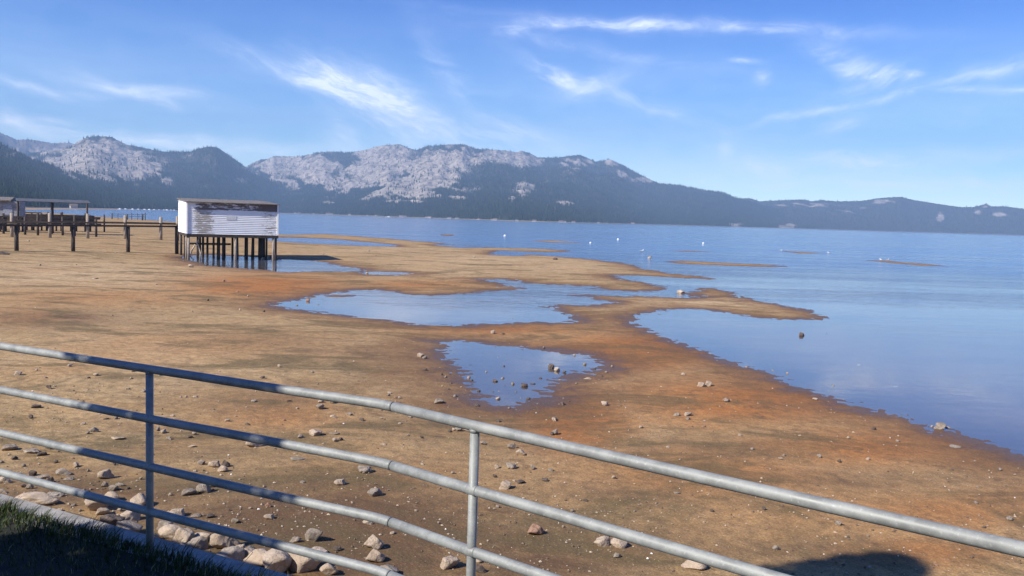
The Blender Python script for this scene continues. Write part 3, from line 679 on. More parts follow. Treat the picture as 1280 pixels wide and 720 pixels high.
# front wall of lapped boards
nbd = 17; hb = (zt-zf)/nbd
vs = []; fs = []
for i in range(nbd):
    z0 = zf+i*hb; z1 = z0+hb; k = len(vs)
    vs += [(0, -.045, z0), (BL, -.045, z0), (BL, 0, z1), (0, 0, z1), (0, 0, z0), (BL, 0, z0)]
    fs += [(k, k+1, k+2, k+3), (k+4, k+5, k+1, k)]
k = len(vs); vs += [(0, .1, zf), (BL, .1, zf), (BL, .1, zt), (0, .1, zt), (0, 0, zf), (BL, 0, zf), (BL, 0, zt), (0, 0, zt)]
fs += [(k, k+1, k+2, k+3), (k+4, k+5, k+1, k), (k+7, k+6, k+2, k+3), (k+4, k, k+3, k+7), (k+5, k+1, k+2, k+6)]
MB().poly(vs, fs).build('front_wall', SIDE, bh)
rise = 0.045
zt2 = zt + rise*BD
def lapped_side(x, dirn, name):
    vs = []; fs = []
    for i in range(nbd):
        z0 = zf+i*hb; z1 = z0+hb; k = len(vs); o_ = .028*dirn
        ya, yb = (.1, BD)
        vs += [(x+o_, ya, z0), (x+o_, yb, z0), (x, yb, z1), (x, ya, z1), (x, ya, z0), (x, yb, z0)]
        fs += [(k, k+1, k+2, k+3), (k+4, k+5, k+1, k)]
    k = len(vs); vs += [(x, .1, zt), (x, BD, zt), (x, BD, zt2), (x-.08*dirn, .1, zf), (x-.08*dirn, BD, zf), (x-.08*dirn, BD, zt2), (x-.08*dirn, .1, zt), (x, .1, zf), (x, BD, zf)]
    fs += [(k, k+1, k+2), (k+3, k+4, k+5, k+6), (k+7, k+3, k+6, k), (k+8, k+4, k+5, k+2)]
    MB().poly(vs, fs).build(name, PLAINW, bh)
lapped_side(0, -1, 'side_wall'); lapped_side(BL, 1, 'side_wall')
MB().box((BL/2, BD-.05, (zf+zt2)/2), (BL-.17, .1, zt2-zf-.02)).build('back_wall', PLAINW, bh)
for x in (-.02, BL+.02): MB().box((x, -.045, (zf+zt)/2), (.12, .11, zt-zf)).build('corner_board', PLAINW, bh)
# roof: thin shed roof with a short eave
ov, thk = .27, .05
vs = [(-.14, -ov, zt+.004), (BL+.14, -ov, zt+.004), (BL+.14, BD+.2, zt2+.02), (-.14, BD+.2, zt2+.02)]
vs = vs + [(x, y, z+thk) for x, y, z in vs]
rf = MB().poly(vs, [(3, 2, 1, 0), (4, 5, 6, 7), (0, 1, 5, 4), (1, 2, 6, 5), (2, 3, 7, 6), (3, 0, 4, 7)]).build('roof', ROOFM, bh)
MB().box((BL/2, -ov-.012, zt+.028), (BL+.3, .02, .055)).build('fascia', ROOFM, rf)
MB().box((-.32, .25, zt+.085), (.75, .10, .03), .15).build('loose_board', PLAINW, rf)
# floor frame and stilts
MB().box((BL/2, -.02, zf-.13), (BL+.12, .16, .24)).build('floor_beam', BEAMM, bh)
MB().box((BL/2, BD-.1, zf-.13), (BL+.1, .16, .24)).build('floor_beam', BEAMM, bh)
for x in (.08, BL*.34, BL*.66, BL-.08): MB().box((x, BD/2-.05, zf-.12), (.14, BD-.36, .22)).build('joist', BEAMM, bh)
MB().box((BL/2, BD/2, zf-.012), (BL-.02, BD-.24, .02)).build('floor', BEAMM, bh)
def stilt(x, y, r, m, lean=0.0):
    q = lw(x, y); g = min(gz(q[0], q[1]), 0) - .4
    MB().tube([(x+lean, y, g), (x+lean*.5, y, (g+zf)/2), (x, y, zf-.23)], [r*1.08, r, r*.95], 10).build('stilt', m, bh)
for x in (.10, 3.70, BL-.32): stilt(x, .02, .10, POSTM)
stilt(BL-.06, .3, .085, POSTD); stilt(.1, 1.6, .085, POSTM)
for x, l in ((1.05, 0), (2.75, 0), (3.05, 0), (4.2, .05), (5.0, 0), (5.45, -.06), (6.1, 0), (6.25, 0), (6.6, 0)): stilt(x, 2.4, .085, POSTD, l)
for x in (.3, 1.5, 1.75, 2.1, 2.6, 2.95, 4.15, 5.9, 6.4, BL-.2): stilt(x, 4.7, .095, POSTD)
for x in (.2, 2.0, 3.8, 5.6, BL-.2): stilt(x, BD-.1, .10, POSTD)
MB().box((2.2, 4.58, zf-.95), (3.6, .06, .16)).build('cross_brace', BEAMM, bh)
MB().box((1.4, 2.3, zf-.85), (2.6, .05, .14)).build('cross_brace', BEAMM, bh)
PALEST = simple('bleached_stick', (.48, .40, .32), .9, 0, .2, 6)
MB().tube([(.95, .25, zf-.3), (.72, .18, zf-.7), (.85, .15, zf-1.0), (1.02, .1, zf-1.5), (.98, .05, 0)], [.05, .055, .06, .06, .055], 8).build('brace', PALEST, bh)
MB().tube([(.62, .3, zf-.85), (.5, .25, zf-1.1), (.36, .2, zf-1.35), (.25, .15, .25), (.5, .1, .02)], [.045, .055, .055, .05, .045], 8).build('brace', PALEST, bh)
# faded board sign, its lettering worn away
SIGNM = simple('faded_sign_board', (.66, .66, .65), .8, 0, .10, 14)
MB().box((3.35, -.046, zt-1.16), (.78, .012, .34)).build('faded_sign', SIGNM, bh)

# ------------------------------------------------------------------ old piers
def pile(parent, o, p, zt_, r, m, lean=(0, 0)):
    g = gz(p[0], p[1]) - .3
    L = lambda q, z: (q[0]-o[0], q[1]-o[1], z-o[2])
    return MB().tube([L(p, g), L((p[0]+lean[0], p[1]+lean[1]), zt_)], [r*1.05, r], 10).build('pile', m, parent)
def beam(parent, o, pts, w, h, m=BEAMM, name='beam'):
    mb = MB()
    for a, b in zip(pts, pts[1:]):
        a = np.array(a); b = np.array(b); d = b-a; n_ = unit(np.array([-d[1], d[0]])); n3 = np.array([n_[0], n_[1], 0])*w/2; up = np.array([0, 0, h])
        c = [a-n3, a+n3, b+n3, b-n3]; c = c + [x+up for x in c]; c = [x-np.array(o) for x in c]
        mb.poly([tuple(x) for x in c], [(0, 1, 2, 3), (7, 6, 5, 4), (0, 4, 5, 1), (1, 5, 6, 2), (2, 6, 7, 3), (3, 7, 4, 0)])
    return mb.build(name, m, parent)
# front pier: dark piles under one long dark stringer that ends at the boathouse
fpx = [(-52, 309, 64.6), (20, 311.5, 68), (91, 313.5, 71.4), (160, 316, 74.8), (221, 318, 77.6)]
fp = [at_depth(x, hor(x), d) for x, _, d in fpx]
o = (fp[1][0], fp[1][1], gz(fp[1][0], fp[1][1])); pr = empty('front_pier', o); tag(pr, 'low skeletal pier of dark piles with one dark stringer ending behind the boathouse', 'pier')
zb = [4 - (y-hor(x))/F*d for (x, _, d), y in zip(fpx, (281.9, 282.6, 283.0, 283.6, 284.2))]
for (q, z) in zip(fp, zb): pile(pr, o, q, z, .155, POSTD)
beam(pr, o, [(q[0], q[1], z+.004) for q, z in zip(fp, zb)], .34, .15)
# middle pier: pale taller piles
mpx = [(-34, 298, 92, 265), (14.4, 299, 93, 266.2), (62, 301.7, 94, 266.2), (109.4, 301.7, 95.5, 267), (156.5, 302.5, 97, 269.2), (201, 303, 98.5, 271.2), (221.8, 303.5, 99.2, 270.2)]
mp = [at_depth(x, hor(x), d) for x, _, d, _ in mpx]
o = (mp[1][0], mp[1][1], gz(mp[1][0], mp[1][1])); pr = empty('middle_pier', o); tag(pr, 'old pier of pale sunlit piles rising above a long dark beam, behind the front one', 'pier')
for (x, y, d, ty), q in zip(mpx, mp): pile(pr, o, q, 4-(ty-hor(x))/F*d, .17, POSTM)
zb = [4 - (y-hor(x))/F*d for (x, _, d, _), y in zip(mpx, (278.2, 278.6, 278.9, 279.0, 279.6, 280.4, 281))]
beam(pr, o, [(q[0], q[1]-.30, z) for q, z in zip(mp, zb)], .2, .15)
beam(pr, o, [(q[0], q[1]+.32, z+.05) for q, z in zip(mp, zb)], .2, .15)
# long deck beyond, with little posts on top
dk = [at_depth(x, hor(x), d) for x, d in ((-60, 118), (0, 120), (60, 122), (125, 125))]
o = (dk[1][0], dk[1][1], gz(dk[1][0], dk[1][1])); pr = empty('deck_pier', o); tag(pr, 'long dark decked pier with small mooring posts, behind the roofed dock', 'pier')
zd = 2.35
beam(pr, o, [(q[0], q[1], zd) for q in dk], 3.2, .16, BEAMM, 'deck')
beam(pr, o, [(q[0], q[1]-1.66, zd-.42) for q in dk], .1, .80, BEAMM, 'side_board')
beam(pr, o, [(q[0], q[1]-1.58, zd-1.0) for q in dk], .12, .3, BEAMM, 'beam')
for t in np.linspace(0.03, .995, 30):
    q = dk[0] + (dk[-1]-dk[0])*t; s = 1.5 if int(t*100) % 2 else -1.45
    pile(pr, o, q+np.array([0, s, 0]), zd+random.uniform(.25, .75), .11, POSTD)
for dy, zz in ((-1.75, zd-1.35), (1.5, zd-.9), (-1.7, zd+.48)): beam(pr, o, [(q[0], q[1]+dy, zz) for q in dk[:3]], .12, .14, BEAMM, 'rail')
for x_, d_, h_ in ((4, 103, 2.9), (31, 101, 2.6), (47, 100.5, 3.1), (78, 103, 2.7), (93, 102, 2.9), (120, 101.5, 2.6)):
    q = at_depth(x_, hor(x_), d_); pile(pr, o, q, h_, .13, POSTD)
for zz, dy in ((2.42, -17.5), (1.75, -17.2), (2.05, -18.6)): beam(pr, o, [(q[0]*.86, q[1]+dy, zz) for q in dk], .18, .17, BEAMM, 'rail')
# roofed dock at the left edge
o_ = at_depth(62, hor(62), 108); o = (o_[0], o_[1], gz(o_[0], o_[1])); pr = empty('roofed_dock', o); tag(pr, 'open boat shelter with a thin flat roof on slender posts beside the white shed', 'shelter')
r0_, r1_ = at_depth(20, hor(20), 106), at_depth(112, hor(112), 110)
zr = 4.30
d_ = unit((r1_-r0_)[:2]); nn = np.array([-d_[1], d_[0]])
def L3(p, z): return (p[0]-o[0], p[1]-o[1], z-o[2])
MET = simple('grey_sheet_roofing', (.11, .11, .11), .6, .2, .25, 2)
vs = []
for dz in (0, .08):
    for q, k, zz in ((r0_, -1.7, zr), (r1_, -1.7, zr), (r1_, 2.2, zr+.34), (r0_, 2.2, zr+.34)):
        vs.append(L3(q[:2]+nn*k, zz+dz))
MB().poly(vs, [(3, 2, 1, 0), (4, 5, 6, 7), (0, 1, 5, 4), (1, 2, 6, 5), (2, 3, 7, 6), (3, 0, 4, 7)]).build('roof', MET, pr)
for x, d in ((64.5, 106.6), (108.7, 108.3), (22, 105), (66, 110), (109, 111.6), (23, 108.4)):
    q = at_depth(x, hor(x), d); pile(pr, o, q, zr+.02 if d < 109.3 and d != 108.4 else zr+.2, .10, POSTD)
# white shed
q = at_depth(-8, hor(-8), 111); sh = empty('white_shed', (q[0], q[1], 0), rad(20)); tag(sh, 'white shed with a dark roof standing on piles at the left edge', 'shed')
MB().box((0, 0, 3.35), (6.4, 4, 1.9), 0, .01).build('wall', simple('shaded_shed_boards', (.27, .28, .31), .8, 0, .18, 2, streak=(.6, .6, 3)), sh)  # white shed: its shade is put into the wall colour
MB().box((-.9, -.1, 4.37), (6.4, 4.7, .12)).poly([(-4.1, -2.45, 4.44), (2.3, -2.45, 4.44), (2.3, 0, 4.85), (-4.1, 0, 4.85), (2.3, 2.3, 4.44), (-4.1, 2.3, 4.44)], [(0, 1, 2, 3), (3, 2, 4, 5), (1, 4, 2), (0, 3, 5), (0, 5, 4, 1)]).build('roof', ROOFM, sh)
for x in (-2.9, -1, 1, 2.9):
    for y in (-1.8, 1.8): MB().tube([(x, y, -.4), (x, y, 2.4)], .12, 8).build('pile', POSTD, sh)
MB().box((1.9, -2.02, 3.3), (1.0, .06, 1.3)).build('door', simple('grey_blue_door', (.30, .33, .40), .6), sh)
# ruined pier out in the bay
rp = [(140, 266.5, 274, .11), (147.5, 266.5, 270.5, .05), (159.3, 267.3, 274.2, .12), (164.5, 266, 272, .06), (172, 266.5, 271, .05), (178, 267.6, 276, .16), (181.6, 266, 273, .08)]
q = at_depth(160, hor(160), 285); o = (q[0], q[1], 0); pr = empty('ruined_pier', o); tag(pr, 'remains of a thin pier with a few posts and rails standing in the bay water', 'pier')
for x, ty, by, r in rp:
    q = at_depth(x, hor(x), 285); MB().tube([(q[0]-o[0], q[1]-o[1], -.6), (q[0]-o[0], q[1]-o[1], 4-(ty-hor(x))/F*285)], r*1.6, 8).build('post', POSTD, pr)
for y in (267.8, 270.2):
    beam(pr, o, [at_depth(140, y-.15, 285.2), at_depth(182, y+.95, 285.2)], .12, .12, BEAMM, 'rail')

# ------------------------------------------------------------------ the tree out of frame whose shadow falls on railing, lawn and sand
tp = np.array([-2.0, 5.05]) - np.array([math.cos(rad(PHI)), math.sin(rad(PHI))])*5.0 + np.array([math.sin(rad(PHI)), -math.cos(rad(PHI))])*0.10
tr = empty('pine_tree', (tp[0], tp[1], 2.0)); tag(tr, 'slim pine on the lawn behind the railing, casting the dark shadow', 'tree')
BARK = simple('pine_bark', (.09, .06, .045), .95, 0, .3, 8, .6, streak=(4, 4, 1))
MB().tube([(0, 0, -.2), (.03, 0, 2), (-.02, .02, 5), (0, 0, 8.2)], [.17, .14, .10, .03], 10).build('trunk', BARK, tr)
nl = 7000; tt = RNG.uniform(0, 1, nl); zc = .7+tt*7.95; rmax = .77*np.where(tt > .74, np.sqrt(np.clip(1-((tt-.74)/.26)**2, 0.02, 1)), np.where(tt < .06, tt/.06*.5+.5, 1))*(1+.10*np.sin(tt*40))
an = RNG.uniform(0, 6.28, nl); rd_ = np.sqrt(RNG.uniform(0.02, 1, nl))*rmax
cen = np.column_stack([np.cos(an)*rd_, np.sin(an)*rd_, zc]); t1 = RNG.normal(0, 1, (nl, 3)); t1 /= np.linalg.norm(t1, axis=1)[:, None]; t2 = np.cross(t1, RNG.normal(0, 1, (nl, 3))); t2 /= np.linalg.norm(t2, axis=1)[:, None]
VL = np.stack([cen-t1*.13, cen+t2*.05, cen+t1*.13, cen-t2*.05], 1).reshape(-1, 3)
link('crown', mesh_np('crown', VL, (np.arange(nl)*4)[:, None]+np.arange(4)[None], False, {'tone': np.repeat(RNG.uniform(0, 1, nl), 4)}), FM, tr)

def sky_blocker(x, y, h, r, label):  # unseen trees added behind the camera only to block sky light
    t = empty('blocker_tree', (x, y, 2.0)); tag(t, label, 'tree')
    MB().tube([(0, 0, -.2), (.05, 0, h*.25), (-.03, .05, h*.6), (0, 0, h*.9)], [.32, .26, .18, .04], 10).build('trunk', BARK, t)
    n = 5200; d = RNG.normal(0, 1, (n, 3)); d /= np.linalg.norm(d, axis=1)[:, None]; k = RNG.uniform(.25, 1, n)**.5*(1+.25*fbm(d[:, 0]*2+x, d[:, 1]*2+d[:, 2], 3))
    c = d*k[:, None]*np.array([r, r, h*.36]) + np.array([0, 0, h*.6])
    a1 = RNG.normal(0, 1, (n, 3)); a1 /= np.linalg.norm(a1, axis=1)[:, None]; a2 = np.cross(a1, RNG.normal(0, 1, (n, 3))); a2 /= np.linalg.norm(a2, axis=1)[:, None]
    Vq = np.stack([c-a1*.26, c+a2*.14, c+a1*.26, c-a2*.14], 1).reshape(-1, 3)
    link('crown', mesh_np('crown', Vq, (np.arange(n)*4)[:, None]+np.arange(4)[None], False, {'tone': np.repeat(RNG.uniform(0, 1, n), 4)}), FM, t)
sky_blocker(-7.5, -8.5, 9, 3.6, 'unseen broad tree added behind the viewer to block sky light, nearest the slim pine')
sky_blocker(0.5, -9.5, 9, 3.8, 'unseen broad tree added straight behind the viewer to block sky light')
sky_blocker(8.5, -9.0, 8, 3.4, 'unseen broad tree added behind the viewer at the right to block sky light')

# ------------------------------------------------------------------ stones
def stone_mat(name, c1, c2, c3):
    m, nt, p, geo, tc = material(name)
    oi = nt.new('ShaderNodeObjectInfo'); sh = nt.new('ShaderNodeVectorMath', operation='ADD'); nt.l.new(tc, sh.inputs[0])
    cb = nt.new('ShaderNodeCombineXYZ'); nt.set(cb, 0, nt.math('MULTIPLY', oi.outputs['Random'], 40)); nt.l.new(cb.outputs[0], sh.inputs[1]); v = sh.outputs[0]
    n1 = nt.noise(v, 2.2, 6, .68, .5); n2 = nt.noise(v, 14, 5, .72)
    c = nt.mix(nt.ramp(n1, .3, .7), c1, c2); c = nt.mix(nt.ramp(n2, .35, .22, 0, .7), c, c3); c = nt.mix(nt.ramp(n2, .62, .75, 0, .5), c, tuple(min(.8, x*1.5) for x in c2))
    c = nt.mix(nt.math('MULTIPLY', oi.outputs['Random'], .35), c, c1)
    nt.set(p, 'Base Color', c); p.inputs['Roughness'].default_value = .92; p.inputs['Specular IOR Level'].default_value = .2
    nt.set(p, 'Normal', nt.bump(n2, .5, .05, nt.bump(n1, .5, .12)))
    return m
SM = {'p': stone_mat('pale_granite', (.35, .27, .20), (.56, .46, .36), (.14, .10, .08)), 'g': stone_mat('grey_granite', (.22, .18, .145), (.42, .36, .295), (.07, .06, .055)),
      'd': stone_mat('dark_stone', (.085, .065, .055), (.20, .16, .135), (.035, .03, .028)), 'r': stone_mat('reddish_stone', (.27, .15, .10), (.45, .30, .22), (.12, .07, .05))}
def rock_mesh(kind, seed):
    rg = np.random.default_rng(seed); bm = bmesh.new(); bmesh.ops.create_icosphere(bm, subdivisions=4 if kind != 't' else 2, radius=1)
    D = np.array([v.co[:] for v in bm.verts]); D /= np.linalg.norm(D, axis=1)[:, None]
    if kind == 'r': npl, sm, sq = 13, 14, (1, .85, .72)
    elif kind == 'f': npl, sm, sq = 12, 30, (1, .85, .42)
    else: npl, sm, sq = 11, 40, (1, .9, .8)
    N = rg.normal(0, 1, (npl, 3)); N /= np.linalg.norm(N, axis=1)[:, None]; Hh = rg.uniform(.62, 1.0, npl)
    c = np.maximum(D @ N.T, 1e-3)/Hh
    r = (np.sum(c**sm, 1))**(-1/sm); r = np.minimum(r, 1.35)
    fx = fbm(D[:, 0]*1.7+D[:, 2]*1.1+seed, D[:, 1]*1.7-D[:, 2]*.9, 4, seed=seed % 50)
    fx2 = fbm(D[:, 0]*5+D[:, 2]*3+seed, D[:, 1]*5-D[:, 2]*4, 3, seed=seed % 31)
    r = r*(1 + (.15 if kind == 'r' else .19)*fx + (.045 if kind == 'r' else .085)*fx2)
    Vr = D*r[:, None]*np.array(sq); ext = Vr.max(0)-Vr.min(0)
    Vr = Vr - (Vr.max(0)+Vr.min(0))/2; Vr /= ext[0]     # width one in x
    for v, co in zip(bm.verts, Vr): v.co = co
    me = bpy.data.meshes.new('stone'); bm.to_mesh(me); bm.free()
    for p_ in me.polygons: p_.use_smooth = True
    return me, float(Vr[:, 2].max())
ROCKS = {}
for ki, k in enumerate('raf'):
    ROCKS[k] = {t: [] for t in SM}
    for t in SM:
        for s in range(4):
            me_, hz_ = rock_mesh(k, 100*ki+s*7+3); me_.materials.append(SM[t]); ROCKS[k][t].append((me_, hz_))
    # each tone keeps its own copies because a mesh carries its material
TINY = {t: [] for t in SM}
for t in SM:
    for s in range(5):
        me_, hz_ = rock_mesh('t', 900+s*5); me_.materials.append(SM[t]); TINY[t].append((me_, hz_))
def stone(px_, py_, w, tone='g', kind='a', label=None, group=None, cat='stone', name='stone', rz=None, hsc=1.0, water_ok=True):
    P0 = ground_at(px_, py_)
    if P0[2] < 0 and water_ok: P0 = at(px_, py_, 0.0)
    g = float(ground(P0[None, :2])[0]); g = max(g, -.06)
    size = w/F*np.dot(P0-CAM, FW)
    lst = TINY[tone] if w < 6 else ROCKS[kind][tone]
    me_, hz_ = random.choice(lst)
    o = bpy.data.objects.new(name, me_); COL.objects.link(o)
    size *= 1.06; hs = random.uniform(1.0, 1.25)*hsc
    o.scale = (size, size*random.uniform(.75, 1.0), size*hs); o.location = (P0[0], P0[1], g + hz_*size*hs*.62)
    o.rotation_euler = (random.uniform(-.12, .12), random.uniform(-.12, .12), random.choice((0, math.pi))+random.uniform(-.3, .3) if rz is None else rz)
    tag(o, label, cat, group)
    return o
